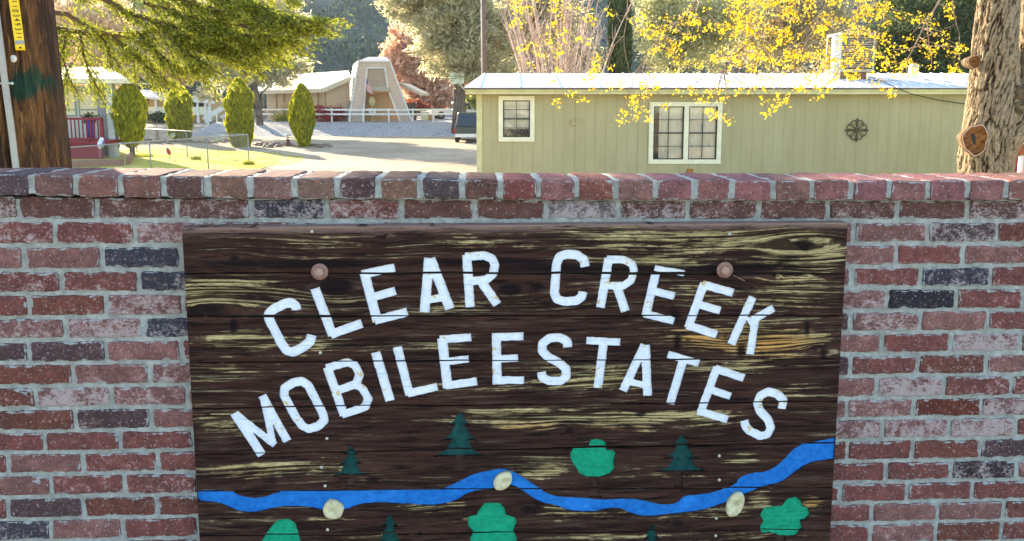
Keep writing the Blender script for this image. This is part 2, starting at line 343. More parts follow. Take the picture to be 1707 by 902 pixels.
# ------------------------------------------------------------------ the sign
OFF = .042
sign = thing('wooden_sign', 'large weathered dark brown plank sign with carved white arched lettering, blue creek and green trees', 'sign')
def P(px, py): return np.array(sz(px, py, OFF))
def c7(x, y): return (380 + x / 2.819, 360 + y / 2.819)
def c8(x, y): return (840 + x / 2.819, 360 + y / 2.819)
def c9(x, y): return (300 + x / 2.491, 540 + y / 2.491)
def c10(x, y): return (840 + x / 2.491, 540 + y / 2.491)
LET = []          # (points px, width px, closed)
def st(cf, w, *pts): LET.append(([cf(*p) for p in pts], w, False))
st(c7, 16, (321, 440), (318, 424), (296, 408), (270, 412), (215, 438), (190, 462), (192, 485), (250, 600), (275, 633), (305, 641), (345, 622), (385, 592), (393, 562))
st(c7, 16, (408, 343), (492, 561)); st(c7, 15, (482, 558), (628, 506))
st(c7, 16, (640, 268), (702, 496)); st(c7, 14, (630, 275), (782, 244)); st(c7, 14, (672, 385), (786, 353)); st(c7, 15, (690, 492), (842, 452))
st(c7, 16, (945, 200), (924, 452)); st(c7, 16, (952, 202), (1042, 436)); st(c7, 13, (940, 396), (1015, 382))
st(c7, 15, (1122, 186), (1138, 428)); st(c7, 14, (1116, 193), (1205, 186), (1240, 200), (1255, 232), (1245, 275), (1215, 300), (1140, 308)); st(c7, 15, (1185, 300), (1265, 416))
st(c8, 15, (382, 238), (376, 205), (345, 184), (295, 180), (262, 192), (248, 225), (238, 365), (250, 392), (285, 403), (340, 400), (366, 382), (372, 358))
st(c8, 15, (493, 200), (455, 430)); st(c8, 13, (486, 204), (560, 206), (602, 225), (612, 258), (598, 305), (560, 330), (486, 328)); st(c8, 15, (530, 325), (572, 448))
st(c8, 10, (710, 245), (850, 270)); st(c8, 15, (715, 270), (668, 466)); st(c8, 13, (698, 352), (802, 378)); st(c8, 13, (660, 460), (800, 494))
st(c8, 15, (942, 318), (868, 524)); st(c8, 14, (935, 322), (1078, 362)); st(c8, 13, (912, 415), (1018, 446)); st(c8, 14, (862, 514), (1002, 558))
st(c8, 15, (1170, 383), (1070, 602)); st(c8, 14, (1150, 500), (1205, 470), (1268, 434)); st(c8, 14, (1186, 470), (1158, 650))
st(c9, 16, (226, 372), (340, 545)); st(c9, 13, (235, 378), (392, 503)); st(c9, 12, (345, 306), (385, 495)); st(c9, 15, (340, 300), (445, 487))
LET.append(([c9(*p) for p in ((432, 300), (434, 268), (470, 244), (505, 238), (532, 256), (592, 372), (598, 402), (575, 425), (535, 438), (508, 425), (478, 385))], 15, True))
st(c9, 15, (612, 182), (680, 380)); st(c9, 14, (608, 185), (695, 160), (725, 172), (746, 212), (730, 250), (652, 278)); st(c9, 14, (725, 250), (758, 270), (782, 312), (770, 345), (735, 358), (672, 378))
st(c9, 16, (812, 120), (872, 320)); st(c9, 15, (902, 98), (954, 296)); st(c9, 14, (946, 290), (1068, 262))
st(c9, 16, (1088, 62), (1112, 266)); st(c9, 14, (1080, 66), (1208, 56)); st(c9, 13, (1100, 158), (1198, 146)); st(c9, 14, (1104, 257), (1232, 240))
st(lambda x, y: (x, y), 15, (827.5, 556), (829, 641)); LET.append(([(821, 562.5), (872, 561)], 14, False)); LET.append(([(828, 599), (863, 597)], 13, False)); LET.append(([(822, 634.5), (873, 634)], 14, False))
st(c8, 15, (300, 618), (297, 590), (262, 572), (212, 576), (182, 600), (180, 635), (205, 662), (258, 690), (292, 718), (294, 755), (266, 777), (212, 776), (182, 762), (176, 735))
st(c8, 13, (390, 586), (546, 594)); st(c8, 15, (470, 590), (442, 808)); st(c8, 15, (662, 608), (560, 822)); st(c8, 15, (666, 608), (676, 845)); st(c8, 12, (600, 782), (668, 798))
st(c8, 13, (772, 652), (918, 694)); st(c8, 15, (845, 675), (782, 884))
st(c10, 15, (886, 182), (818, 368)); st(c10, 14, (878, 186), (998, 226)); st(c10, 13, (855, 272), (942, 302)); st(c10, 14, (808, 362), (930, 398))
st(c10, 15, (1155, 352), (1162, 318), (1138, 292), (1098, 282), (1066, 298), (1054, 330), (1064, 362), (1098, 398), (1110, 432), (1096, 460), (1066, 467), (1022, 446), (1004, 424), (999, 402))
RT_ = [c9(*p) for p in ((60, 690), (210, 690), (250, 715), (330, 725), (400, 700), (470, 688), (700, 690), (900, 689), (1080, 690), (1150, 658), (1230, 618), (1320, 602), (1340, 602))] + [c10(*p) for p in ((0, 600), (60, 622), (120, 662), (180, 705), (230, 718), (330, 722), (420, 730), (520, 722), (590, 736), (660, 752), (720, 745), (750, 710), (830, 708), (900, 690), (965, 665), (975, 638), (1030, 618), (1090, 615), (1160, 570), (1215, 505), (1300, 488), (1400, 466))]
RB_ = [c9(*p) for p in ((60, 736), (150, 742), (200, 760), (240, 780), (310, 785), (370, 770), (440, 758), (540, 762), (600, 778), (690, 775), (740, 750), (830, 742), (960, 752), (1060, 755), (1150, 735), (1200, 700), (1290, 685), (1345, 680))] + [c10(*p) for p in ((40, 668), (100, 712), (160, 745), (220, 755), (260, 775), (350, 785), (420, 770), (480, 765), (530, 790), (600, 803), (700, 790), (800, 780), (900, 755), (1040, 690), (1100, 670), (1150, 662), (1200, 625), (1260, 580), (1340, 565), (1400, 560))]
def conifer(ax, ay, by, hw, tiers=3):
    h = by - ay; L, Rr = [], []
    for t in range(tiers):
        y1 = ay + h * (t + 1) / tiers; wt = hw * ((t + 1) / tiers) ** .8; yi = y1 - h / tiers * .12
        L += [(ax - wt * .55, y1 - h / tiers * .38), (ax - wt, y1)]; Rr += [(ax + wt * .5, y1 - h / tiers * .4), (ax + wt * .95, y1 - 1)]
        if t < tiers - 1: L.append((ax - wt * .42, yi)); Rr.append((ax + wt * .42, yi))
    return [(ax, ay)] + Rr + L[::-1]
CON = [conifer(767, 685, 761, 45), conifer(585, 741, 793, 32), conifer(1137, 724, 787, 46), conifer(650, 853, 960, 42, 4), conifer(1087, 872, 960, 34, 3)]
CTR = [[(759, 758), (773, 758), (774, 776), (780, 788), (752, 788), (759, 776)], [(581, 790), (589, 790), (590, 812), (577, 812)], [(1127, 785), (1138, 785), (1139, 812), (1123, 812)]]
FOL = [[c10(*p) for p in ((360, 480), (400, 478), (425, 495), (427, 525), (450, 520), (466, 540), (455, 570), (460, 600), (440, 625), (400, 638), (345, 637), (315, 625), (300, 597), (280, 570), (274, 540), (290, 515), (320, 508), (352, 510))],
 [c10(*p) for p in ((1175, 728), (1210, 717), (1235, 735), (1240, 757), (1265, 765), (1272, 795), (1250, 815), (1232, 817), (1240, 850), (1210, 882), (1150, 882), (1110, 868), (1072, 872), (1063, 842), (1077, 820), (1065, 790), (1080, 765), (1105, 757), (1155, 755))],
 [(800, 849), (808, 838), (832, 838), (842, 848), (843, 858), (858, 862), (862, 872), (856, 884), (862, 900), (858, 915), (830, 925), (790, 915), (783, 900), (788, 886), (780, 876), (780, 862), (795, 858)],
 [(453, 877), (463, 867), (482, 865), (493, 873), (497, 887), (502, 905), (496, 925), (440, 925), (434, 908), (442, 892)]]
FTR = [[(984, 796), (998, 796), (999, 822), (1004, 829), (980, 829), (986, 815)], [(1295, 893), (1310, 893), (1308, 930), (1292, 930)]]
JG = random.Random(5)
def densify(poly, step=.006, jit=.0006, close=True):
    out = []; n = len(poly)
    for i in range(n if close else n - 1):
        a, b = poly[i], poly[(i + 1) % n]; d = np.hypot(*(b - a)); k = max(1, int(d / step))
        for q in range(k):
            p = a + (b - a) * q / k; out.append(p + np.array([JG.gauss(0, jit), JG.gauss(0, jit)]) * (1 if q else .3))
    if not close: out.append(poly[-1])
    return out
polys = []        # (class, kind, points)  class 1 letter 2 conifer 3 leafy 4 river 5 trunk
for pts, wd, closed in LET:
    Q = [P(*p) for p in pts]; hw = wd * .5 / 592; n = len(Q)
    rng_ = range(n if closed else n - 1)
    for i in rng_:
        a, b = Q[i], Q[(i + 1) % n]; d = (b - a) / np.hypot(*(b - a)); nn = np.array([-d[1], d[0]]) * hw
        e0 = a - d * hw * .12 if (i == 0 and not closed) else a; e1 = b + d * hw * .12 if (i == n - 2 and not closed) else b
        polys.append((1, 'poly', densify([e0 - nn, e1 - nn, e1 + nn, e0 + nn], .008, .00045)))
        if i > 0 or closed: polys.append((1, 'poly', [a + hw * np.array([math.cos(t), math.sin(t)]) for t in np.linspace(0, 2 * math.pi, 11)[:-1] + .1]))
riv = [P(*p) for p in RT_] + [P(*p) for p in RB_[::-1]]
def curvy(poly, it=1):
    for _ in range(it):
        o = []; n = len(poly)
        for i in range(n): a, b = poly[i], poly[(i + 1) % n]; o += [a * .75 + b * .25, a * .25 + b * .75]
        poly = o
    return poly
polys.append((4, 'poly', densify(curvy(riv), .012, .0008)))
for q in CON: polys.append((2, 'poly', densify([P(*p) for p in q], .006, .0009)))
for q in FOL: polys.append((3, 'poly', densify([P(*p) for p in q], .006, .0006)))
for q in CTR + FTR: polys.append((5, 'poly', densify([P(*p) for p in q], .008, .0005)))
GAPL = [(455, 456), (527, 526), (604.5, 598.5), (680.5, 669.5), (757.5, 738.5), (820, 812.5), (894, 883)]
sTL, sTR = P(303, 376), P(1413, 377); bl, br = P(333, 902), P(1383, 902); zb = bl[1] - .11
s0b, s1b = bl[0], br[0]; zt = (sTL[1] + sTR[1]) / 2 + .002
corner = [np.array([sTL[0], zt]), np.array([sTR[0], zt]), np.array([s1b, zb]), np.array([s0b, zb])]
def sedge(z, left): a, b = (corner[0], corner[3]) if left else (corner[1], corner[2]); return a[0] + (b[0] - a[0]) * (z - a[1]) / (b[1] - a[1])
gaps = []
for yl, yr in GAPL:
    a, b = P(320, yl), P(1398, yr); gaps.append((a, b))
def gapz(k, s):
    a, b = gaps[k]; return a[1] + (b[1] - a[1]) * (s - a[0]) / (b[0] - a[0]) + (vn(s * 6, k * 7.3, 4) - .5) * .004 + (vn(s * 40, k * 3.3, 6) - .5) * .0012
def gapw(k, s):
    w_ = .0012 + .0010 * vn(s * 9, k * 5.1, 8)
    if k == 0: w_ = w_ + .0028 * np.exp(-((s - .55) / .35) ** 2) + .0012 * np.exp(-((s + .1) / .3) ** 2)
    if k == 1: w_ = w_ + .0022 * np.exp(-((s + .62) / .22) ** 2)
    if k == 4: w_ = w_ + .0014 * np.exp(-((s - .3) / .4) ** 2)
    return w_
V2, E2 = [], []
def addpoly(pts, close=True):
    b = len(V2); V2.extend([Vector((float(p[0]), float(p[1]))) for p in pts]); n = len(pts)
    E2.extend([(b + i, b + (i + 1) % n) for i in range(n if close else n - 1)])
addpoly(densify(corner, .012, 0))
inb = lambda s, z, m=.004: z < zt - m and z > zb + m and sedge(z, True) + m < s < sedge(z, False) - m
def cliprun(pts, close):
    """adds only the pieces of an outline inside the sign"""
    run = []; seq = list(pts) + ([pts[0]] if close else [])
    for p in seq:
        if inb(p[0], p[1], .0002): run.append(p)
        else:
            if run:   # land on the border
                run.append(p)
                addpoly(run, False)
            run = []
    if len(run) > 1: addpoly(run, False)
# clamp outlines to the sign border
def clampP(p):
    z = min(max(p[1], zb), zt); return np.array([min(max(p[0], sedge(z, True)), sedge(z, False)), z])
for i_, (cl, kd, pts) in enumerate(polys):
    cpts = [clampP(p) for p in pts]; polys[i_] = (cl, kd, cpts); addpoly(cpts)
for k in range(len(gaps)):
    ss = np.linspace(sedge(gaps[k][0][1], True), sedge(gaps[k][1][1], False), 230)
    for sgn in (-1, 1):
        addpoly([np.array([s, gapz(k, s) + sgn * gapw(k, s)]) for s in ss], False)
for zz in np.arange(zb + .006, zt, .0125):
    for s_ in np.arange(sedge(zz, True) + .006, sedge(zz, False) - .005, .0125):
        V2.append(Vector((float(s_ + JG.uniform(-.002, .002)), float(zz + JG.uniform(-.002, .002)))))
# top chamfer line
res = delaunay_2d_cdt(V2, E2, [], 0, 1e-6, False)
cv = np.array([[p.x, p.y] for p in res[0]]); cf = np.array(res[2])
cen = cv[cf].mean(1); cls = np.zeros(len(cf), int)
def inside(pts, Q):
    pts = np.array(pts); r = np.zeros(len(Q), bool); x, y = Q[:, 0], Q[:, 1]
    for i in range(len(pts)):
        a, b = pts[i], pts[(i + 1) % len(pts)]
        c_ = ((a[1] > y) != (b[1] > y)); r ^= c_ & (x < (b[0] - a[0]) * (y - a[1]) / ((b[1] - a[1]) if b[1] != a[1] else 1e-12) + a[0])
    return r
for cl, kd, pts in sorted(polys, key=lambda q: {5: 0, 2: 1, 4: 2, 3: 3, 1: 4}[q[0]]):
    pa = np.array(pts); lo, hi = pa.min(0), pa.max(0); ix = np.where(((cen > lo - 1e-4) & (cen < hi + 1e-4)).all(1))[0]
    if len(ix): hit = ix[inside(pts, cen[ix])]; cls[hit] = cl
board = np.zeros(len(cf), int)
for k in range(len(gaps)):
    gz, gw = gapz(k, cen[:, 0]), gapw(k, cen[:, 0]); cls[np.abs(cen[:, 1] - gz) < gw] = 9; board += (cen[:, 1] < gz)
DEP = {0: 0., 1: -.004, 2: -.009, 3: -.0055, 4: -.005, 5: -.008, 9: -.014}
# per point attributes: warped grain coordinate, wear, orange, darkness
S_, Z_ = cv[:, 0], cv[:, 1]
bvert = np.zeros(len(cv)); 
for k in range(len(gaps)): bvert += (Z_ < gapz(k, S_))
KN = [(352, 516, .030), (560, 478, .030), (850, 481, .028), (1340, 406, .034), (404, 345, .0), (392, 432, .02), (1210, 560, .018), (450, 830, .02), (1125, 515, .02), (1075, 680, .012), (875, 850, .018), (1370, 585, .02), (1130, 870, .02), (700, 890, .018), (650, 395, .015), (1290, 460, .02), (620, 780, .015), (950, 720, .02), (480, 640, .02)]
gwc = Z_.copy(); kn = np.zeros(len(cv))
for (kx, ky, amp) in KN:
    k0 = P(kx, ky); dx, dz = (S_ - k0[0]), (Z_ - k0[1]); sx = amp * 3.2 + 1e-6; same = 1.0
    gwc -= same * amp * .62 * np.tanh(dz / (.008)) * np.exp(-(dx / sx) ** 2 - (dz / (amp * 1.5 + 1e-6)) ** 2); kn = np.maximum(kn, np.exp(-(dx / (amp * .42 + 1e-6)) ** 2 - (dz / (amp * .33 + 1e-6)) ** 2))
gwc += (fbm(S_ * 2.2, Z_ * 5 + bvert * 3.1, 21, 3) - .5) * .035 * (1 + 0 * S_)
WEAR = [(430, 408, 170, 10, .5), (660, 400, 160, 14, .42), (780, 408, 120, 16, .35), (1130, 400, 260, 28, .9), (1350, 420, 70, 35, .9), (1240, 438, 160, 12, .6), (1030, 436, 120, 12, .5), (380, 470, 90, 16, .85), (450, 500, 120, 22, .7), (340, 500, 40, 25, .8), (560, 430, 200, 10, .5),
 (600, 505, 70, 20, .45), (740, 510, 60, 14, .5), (900, 508, 160, 14, .6), (1020, 470, 50, 26, .4), (1130, 470, 40, 30, .5), (1330, 490, 90, 32, .8), (1180, 500, 60, 20, .55), (370, 565, 70, 26, .6), (470, 570, 90, 22, .55), (640, 572, 150, 12, .55), (800, 565, 80, 20, .3),
 (1190, 562, 110, 26, .85), (1310, 570, 90, 26, .95), (980, 570, 60, 18, .4), (350, 630, 50, 30, .6), (430, 615, 60, 12, .45), (960, 620, 90, 26, .6), (900, 645, 160, 12, .5), (1040, 630, 70, 22, .5), (1220, 615, 110, 14, .75), (1340, 648, 60, 14, .7), (720, 640, 60, 20, .3), (620, 700, 20, 10, .5),
 (365, 705, 50, 26, .85), (470, 712, 50, 16, .4), (850, 692, 110, 16, .95), (870, 712, 70, 8, .7), (1030, 700, 90, 22, .95), (1200, 700, 50, 14, .7), (600, 720, 40, 10, .5), (1130, 695, 60, 12, .6), (720, 700, 60, 6, .3), (400, 785, 90, 20, .75), (520, 778, 70, 18, .65), (640, 795, 110, 14, .55), (900, 772, 60, 16, .7), (870, 790, 60, 10, .6), (1235, 764, 32, 14, .9), (1060, 790, 50, 12, .5), (1150, 795, 60, 10, .55),
 (380, 860, 110, 26, .4), (700, 850, 50, 20, .7), (760, 850, 25, 25, .7), (900, 850, 90, 14, .6), (1000, 850, 110, 18, .55), (1190, 855, 90, 16, .65), (1270, 830, 26, 20, .85), (1355, 838, 20, 24, .95), (560, 862, 50, 16, .5), (1000, 895, 120, 10, .6), (1230, 892, 100, 8, .6), (620, 900, 100, 12, .4), (350, 820, 20, 10, .3)]
wear = np.full(len(cv), .12) + (fbm(S_ * 3.5, Z_ * 14, 31, 3) - .5) * .35
for (x, y, rx, ry, a_) in WEAR:
    p = P(x, y); wear += a_ * .95 * np.exp(-(np.abs(S_ - p[0]) / (rx / 600)) ** 3 - (np.abs(Z_ - p[1]) / (ry / 600)) ** 2.6)
for (x, y, rx, ry, a_) in [(500, 441, 190, 9, .8), (820, 436, 150, 8, .8), (1000, 446, 200, 9, .9), (1240, 446, 190, 9, .75), (1330, 433, 90, 5, .6), (560, 478, 26, 14, 1.), (850, 481, 22, 12, 1.), (352, 516, 20, 11, .9), (390, 545, 7, 18, .9), (1340, 407, 17, 12, .9), (1125, 520, 10, 14, .8), (1130, 570, 8, 22, .8), (1236, 585, 10, 18, .8), (1345, 545, 6, 16, .8), (1372, 585, 10, 14, .8), (700, 528, 380, 4, .5), (620, 560, 5, 12, .6), (450, 600, 130, 8, .4), (1070, 690, 12, 7, .8), (450, 800, 20, 8, .7), (620, 800, 16, 8, .8), (875, 850, 14, 8, .8), (1130, 870, 12, 8, .9), (570, 500, 60, 8, .5), (1195, 450, 26, 14, .9), (420, 440, 110, 10, .7), (700, 603, 380, 3, .5), (900, 757, 500, 3, .5)]:
    p = P(x, y); kn = np.maximum(kn, a_ * np.exp(-((S_ - p[0]) / (rx / 600)) ** 2 - ((Z_ - p[1] + (fbm(S_ * 12, Z_ * 3, 51, 3) - .5) * .014) / (ry / 600)) ** 2))
org = np.zeros(len(cv))
for (x, y, rx, ry, a_) in [(1160, 562, 55, 16, .8), (1290, 575, 60, 22, .9), (1355, 838, 14, 20, 1.), (880, 712, 60, 7, .6), (1240, 460, 60, 12, .5), (1020, 715, 60, 7, .5), (400, 790, 40, 12, .3), (1190, 585, 30, 10, .7)]:
    p = P(x, y); org += a_ * np.exp(-((S_ - p[0]) / (rx / 600)) ** 2 - ((Z_ - p[1]) / (ry / 600)) ** 2)
# top strip of the first plank fades to a paler edge
edge = np.exp(-((zt - Z_) / .012) ** 2)
attrs_of = lambda idx: {'gc': ('FLOAT_VECTOR', np.stack([S_[idx], gwc[idx], bvert[idx]], 1)), 'wr': ('FLOAT_VECTOR', np.stack([wear[idx], org[idx], kn[idx]], 1)), 'eg': ('FLOAT', edge[idx])}
def part_from(ids, dep, name, m, walls=None):
    used = np.unique(cf[ids]); mp = {int(v): i for i, v in enumerate(used)}
    dz = np.full(len(used), dep)
    if dep == 0.: dz = dz + (fbm(S_[used] * 4, gwc[used] * 60, 77, 3) - .5) * .0012
    V = to_world(cv[used, 0], cv[used, 1], OFF + dz); Fs = [tuple(mp[int(v)] for v in f) for f in cf[ids]]
    at_ = attrs_of(used); VV = [V]; extra = []; n0 = len(used); src = []
    if walls:
        for (a, b, d0, d1) in walls:
            VV.append(to_world(np.array([cv[a, 0], cv[b, 0], cv[b, 0], cv[a, 0]]), np.array([cv[a, 1], cv[b, 1], cv[b, 1], cv[a, 1]]), OFF + np.array([d0, d0, d1, d1])))
            Fs.append((n0, n0 + 1, n0 + 2, n0 + 3)); n0 += 4; src += [a, b, b, a]
        ix = np.concatenate([used, np.array(src, int)]); at_ = attrs_of(ix)
    return mesh_np(name, np.concatenate(VV), Fs, m, sign, False, at_)
# edges between classes -> side walls
em = {}
for fi, f in enumerate(cf):
    for q in range(3):
        a, b = int(f[q]), int(f[(q + 1) % 3]); em.setdefault((min(a, b), max(a, b)), []).append((fi, a, b))
walls = []
for (a0, b0), L in em.items():
    if len(L) == 1: fi, a, b = L[0]; walls.append((b, a, DEP[cls[fi]], -.041))
    elif cls[L[0][0]] != cls[L[1][0]]:
        (f0, a, b), (f1, _, _) = L; d0, d1 = DEP[cls[f0]], DEP[cls[f1]]
        if d0 < d1: walls.append((a, b, d0, d1))
        elif d1 < d0: walls.append((b, a, d1, d0))
# plank wood
pw, nt, out = mat('worn_stained_plank'); n = N(nt)
gc = n.attr('gc').outputs['Vector']; wr = n.new('ShaderNodeSeparateXYZ'); n.put(wr.inputs[0], n.attr('wr').outputs['Vector'])
g1 = n.noise(n.mapping(gc, (9, 120, 7.7)), 1, 5, .72); g2 = n.noise(n.mapping(gc, (2.6, 42, 3.3)), 1, 4, .7); g3 = n.noise(n.mapping(gc, (26, 60, 5.1)), 1, 4, .7); g4 = n.noise(n.mapping(gc, (40, 300, 1)), 1, 3, .7)
gr = n.math('ADD', n.math('ADD', n.math('MULTIPLY', g1, .42), n.math('MULTIPLY', g2, .34)), n.math('MULTIPLY', g3, .24))
wv = n.math('ADD', gr, n.math('MULTIPLY', n.math('SUBTRACT', wr.outputs[0], .45), .22))
mk = n.ramp(wv, .545, .615)
paint = n.mix(n.ramp(g2, .35, .65), (.026, .0105, .0075), (.070, .031, .021)); paint = n.mix(n.ramp(g1, .53, .68, 0, .7), paint, (.11, .07, .055))
paint = n.mix(n.math('MULTIPLY', n.attr('eg').outputs['Fac'], .9), paint, (.36, .23, .19))
wood = n.mix(n.ramp(g2, .3, .65), (.25, .18, .07), (.66, .51, .25)); wood = n.mix(n.ramp(g4, .3, .55, .7, 0), wood, (.045, .035, .012))
wood = n.mix(n.math('MULTIPLY', wr.outputs[1], .95), wood, (.78, .36, .09))
l1 = n.noise(n.mapping(gc, (1.8, 165, 9.1)), 1, 2, .55); l2 = n.noise(n.mapping(gc, (3.6, 75, 2.1)), 1, 3, .6)
lin = n.math('MULTIPLY', n.ramp(l1, .42, .52), n.ramp(l2, .36, .46))
wood = n.mix(lin, (.040, .024, .014), wood); paint = n.mix(n.math('MULTIPLY', n.ramp(l1, .56, .7), n.ramp(wv, .44, .56)), paint, (.30, .25, .14)); paint = n.mix(n.ramp(l2, .3, .44, .6, 0), paint, (.010, .005, .005))
c = n.mix(mk, paint, wood)
c = n.mix(n.ramp(g1, .36, .46, .92, 0), c, (.007, .004, .005))
c = n.mix(n.ramp(n.math('ADD', wr.outputs[2], n.math('MULTIPLY', n.math('SUBTRACT', g1, .5), 1.3)), .25, .65, 0, .94), c, (.009, .005, .006))
hh = n.math('ADD', n.math('ADD', n.math('MULTIPLY', l1, 1.1), n.math('MULTIPLY', g1, .7)), n.math('ADD', n.math('MULTIPLY', g4, .4), n.math('MULTIPLY', g2, 1.)))
n.bsdf(out, c, n.ramp(mk, 0, 1, .72, .9), n.bump(hh, .008, .9), spec=.12)
def paintmat(name, a, b, rough=.5, chip=None, chipamt=.74):
    m, nt, out = mat(name); n = N(nt); gc = n.attr('gc').outputs['Vector']
    g = n.noise(n.mapping(gc, (6, 150, 3)), 1, 4, .75); f = n.noise(n.mapping(gc, (60, 60, 1)), 1, 5, .7)
    c = n.mix(n.ramp(f, .3, .7), a, b); c = n.mix(n.ramp(g, .30, .43, .55, 0), c, tuple(q * .3 for q in a)); c = n.mix(n.ramp(n.noise(n.mapping(gc, (5, 9, 1)), 1, 4, .7), .5, .72, 0, .4), c, tuple(min(1, q * 1.6 + .03) for q in b))
    if chip: c = n.mix(n.ramp(n.noise(n.mapping(gc, (28, 34, 1)), 1, 4, .6), chipamt - .03, chipamt + .01, 0, .85), c, chip)
    c = n.mix(n.ramp(n.noise(n.mapping(gc, (300, 300, 1)), 1, 2, .6), .72, .78, 0, .7), c, (.02, .015, .02))
    n.bsdf(out, c, rough + .15, n.bump(n.math('ADD', g, f), .003, .9), spec=.2); return m
white_p = paintmat('white_letter_paint', (.72, .76, .86), (.88, .91, .97), .45, (.68, .52, .22), .645)
teal = paintmat('dark_green_paint', (.003, .035, .036), (.006, .075, .07)); leafp = paintmat('bright_green_paint', (.003, .25, .13), (.005, .36, .19)); blue = paintmat('blue_paint', (.006, .12, .46), (.012, .20, .62), .45, (.35, .5, .75), .76)
trk = paintmat('brown_paint', (.03, .016, .012), (.055, .028, .02)); gapm = simple('joint_shadow_wood', (.02, .013, .01))
part_from(np.where(cls == 0)[0], 0., 'planks', pw, walls)
part_from(np.where(cls == 9)[0], DEP[9], 'plank_joints', gapm)
# each letter a part
NS = [('C', 1), ('L', 2), ('E', 4), ('A', 3), ('R', 3), ('C', 1), ('R', 3), ('E', 4), ('E', 4), ('K', 3), ('M', 4), ('O', 1), ('B', 3), ('I', 1), ('L', 2), ('E', 4), ('E', 4), ('S', 1), ('T', 2), ('A', 3), ('T', 2), ('E', 4), ('S', 1)]
s2l = [k for k, (c_, q) in enumerate(NS) for _ in range(q)]
lid = np.where(cls == 1)[0]; own = np.full(len(lid), -1); cur = -1; order = []
for si, (pts, wd, closed) in enumerate(LET): order += [s2l[si]] * ((len(pts) if closed else len(pts) - 1) + ((len(pts)) if closed else len(pts) - 2))
lp = [q for q in polys if q[0] == 1]
for oi, (cl, kd, pts) in zip(order, lp):
    hit = inside(pts, cen[lid]); own[hit] = oi
for k, (ch, _) in enumerate(NS):
    sel = lid[own == k]
    if len(sel): part_from(sel, DEP[1], 'letter', white_p)
part_from(np.where(cls == 4)[0], DEP[4], 'painted_creek', blue)
def split(cl, plist, nm, m):
    ids = np.where(cls == cl)[0]
    for q in plist:
        pa = np.array(q); sel = ids[((cen[ids] > pa.min(0) - 1e-3) & (cen[ids] < pa.max(0) + 1e-3)).all(1)]
        if len(sel): part_from(sel, DEP[cl], nm, m)
split(2, [p for c_, k, p in polys if c_ == 2], 'carved_conifer', teal); split(3, [p for c_, k, p in polys if c_ == 3], 'carved_leafy_tree', leafp); split(5, [p for c_, k, p in polys if c_ == 5], 'carved_trunk', trk)
# backing, stones, bolts, nails
bk = MB(); bk.hexa([wp(corner[3][0] + .001, zb + .001, .001), wp(corner[2][0] - .001, zb + .001, .001), wp(corner[2][0] - .001, zb + .001, .026), wp(corner[3][0] + .001, zb + .001, .026)],
        [wp(corner[0][0] + .001, zt - .001, .001), wp(corner[1][0] - .001, zt - .001, .001), wp(corner[1][0] - .001, zt - .001, .026), wp(corner[0][0] + .001, zt - .001, .026)])
bk.build('backing', gapm, sign)
stone = simple('cream_stone', (.74, .68, .44), (.50, .43, .24), 60, .7, .002, 150); rust = simple('rusty_pink_steel', (.34, .19, .15), (.22, .12, .09), 90, .6, .0008, 300, .3); nailm = simple('pale_nail', (.6, .57, .5), rough=.4)
def disc(px, py, rpx, sx, rot, name, m, prof=None, seg=36, parent=sign):
    s_, z_ = P(px, py); r = rpx / 592; prof = prof or [(r * 1.02, -.007), (r * 1.03, .004), (r * .96, .0085), (r * .8, .010), (r * .14, .0105), (r * .12, .008), (r * .01, .008)]
    o = MB().lathe(wp(s_, z_, OFF), prof, seg, WN, 0, sx, rot).build(name, m, parent)
    if name == 'stone':
        for v in o.data.vertices:
            q = noise.noise(v.co * 45); v.co += (v.co - Vector(wp(s_, z_, OFF))) * q * .10
    return o
disc(556, 849, 16.5, 1.0, .3, 'stone', stone); disc(838, 801, 12.5, 1.4, 0, 'stone', stone)
o = disc(1225, 840, 13.5, 1.65, .4, 'stone', stone)
for (bx, by) in ((533, 453), (1208, 450)):
    s_, z_ = P(bx, by); b_ = MB().lathe(wp(s_, z_, OFF), [(.0225, -.002), (.0225, .002), (.0205, .0035), (.012, .0035)], 30, WN).build('bolt', rust, sign)
    MB().lathe(wp(s_, z_, OFF + .003), [(.0125, 0), (.0125, .0075), (.0108, .009), (.003, .0095)], 6, WN).build('bolt_head', simple('worn_bolt_head', (.46, .29, .23), (.3, .18, .14), 200, .5), b_).data.polygons.foreach_set('use_smooth', [False] * 20)
for (bx, by) in ((520, 386), (534, 588), (545, 731), (536, 779), (542, 810), (546, 883), (1216, 390), (1199, 800), (1194, 864), (1199, 760), (1193, 893)):
    disc(bx, by, 2.6, 1, 0, 'nail', nailm, [(.0042, -.001), (.0042, .001), (.002, .0018)], 12)
s_, z_ = P(1221, 458); s2, z2 = P(1239, 467); MB().tube([wp(s_, z_, OFF + .002), wp(s2, z2, OFF + .012)], .0016, 6).build('bent_nail', rust, sign)
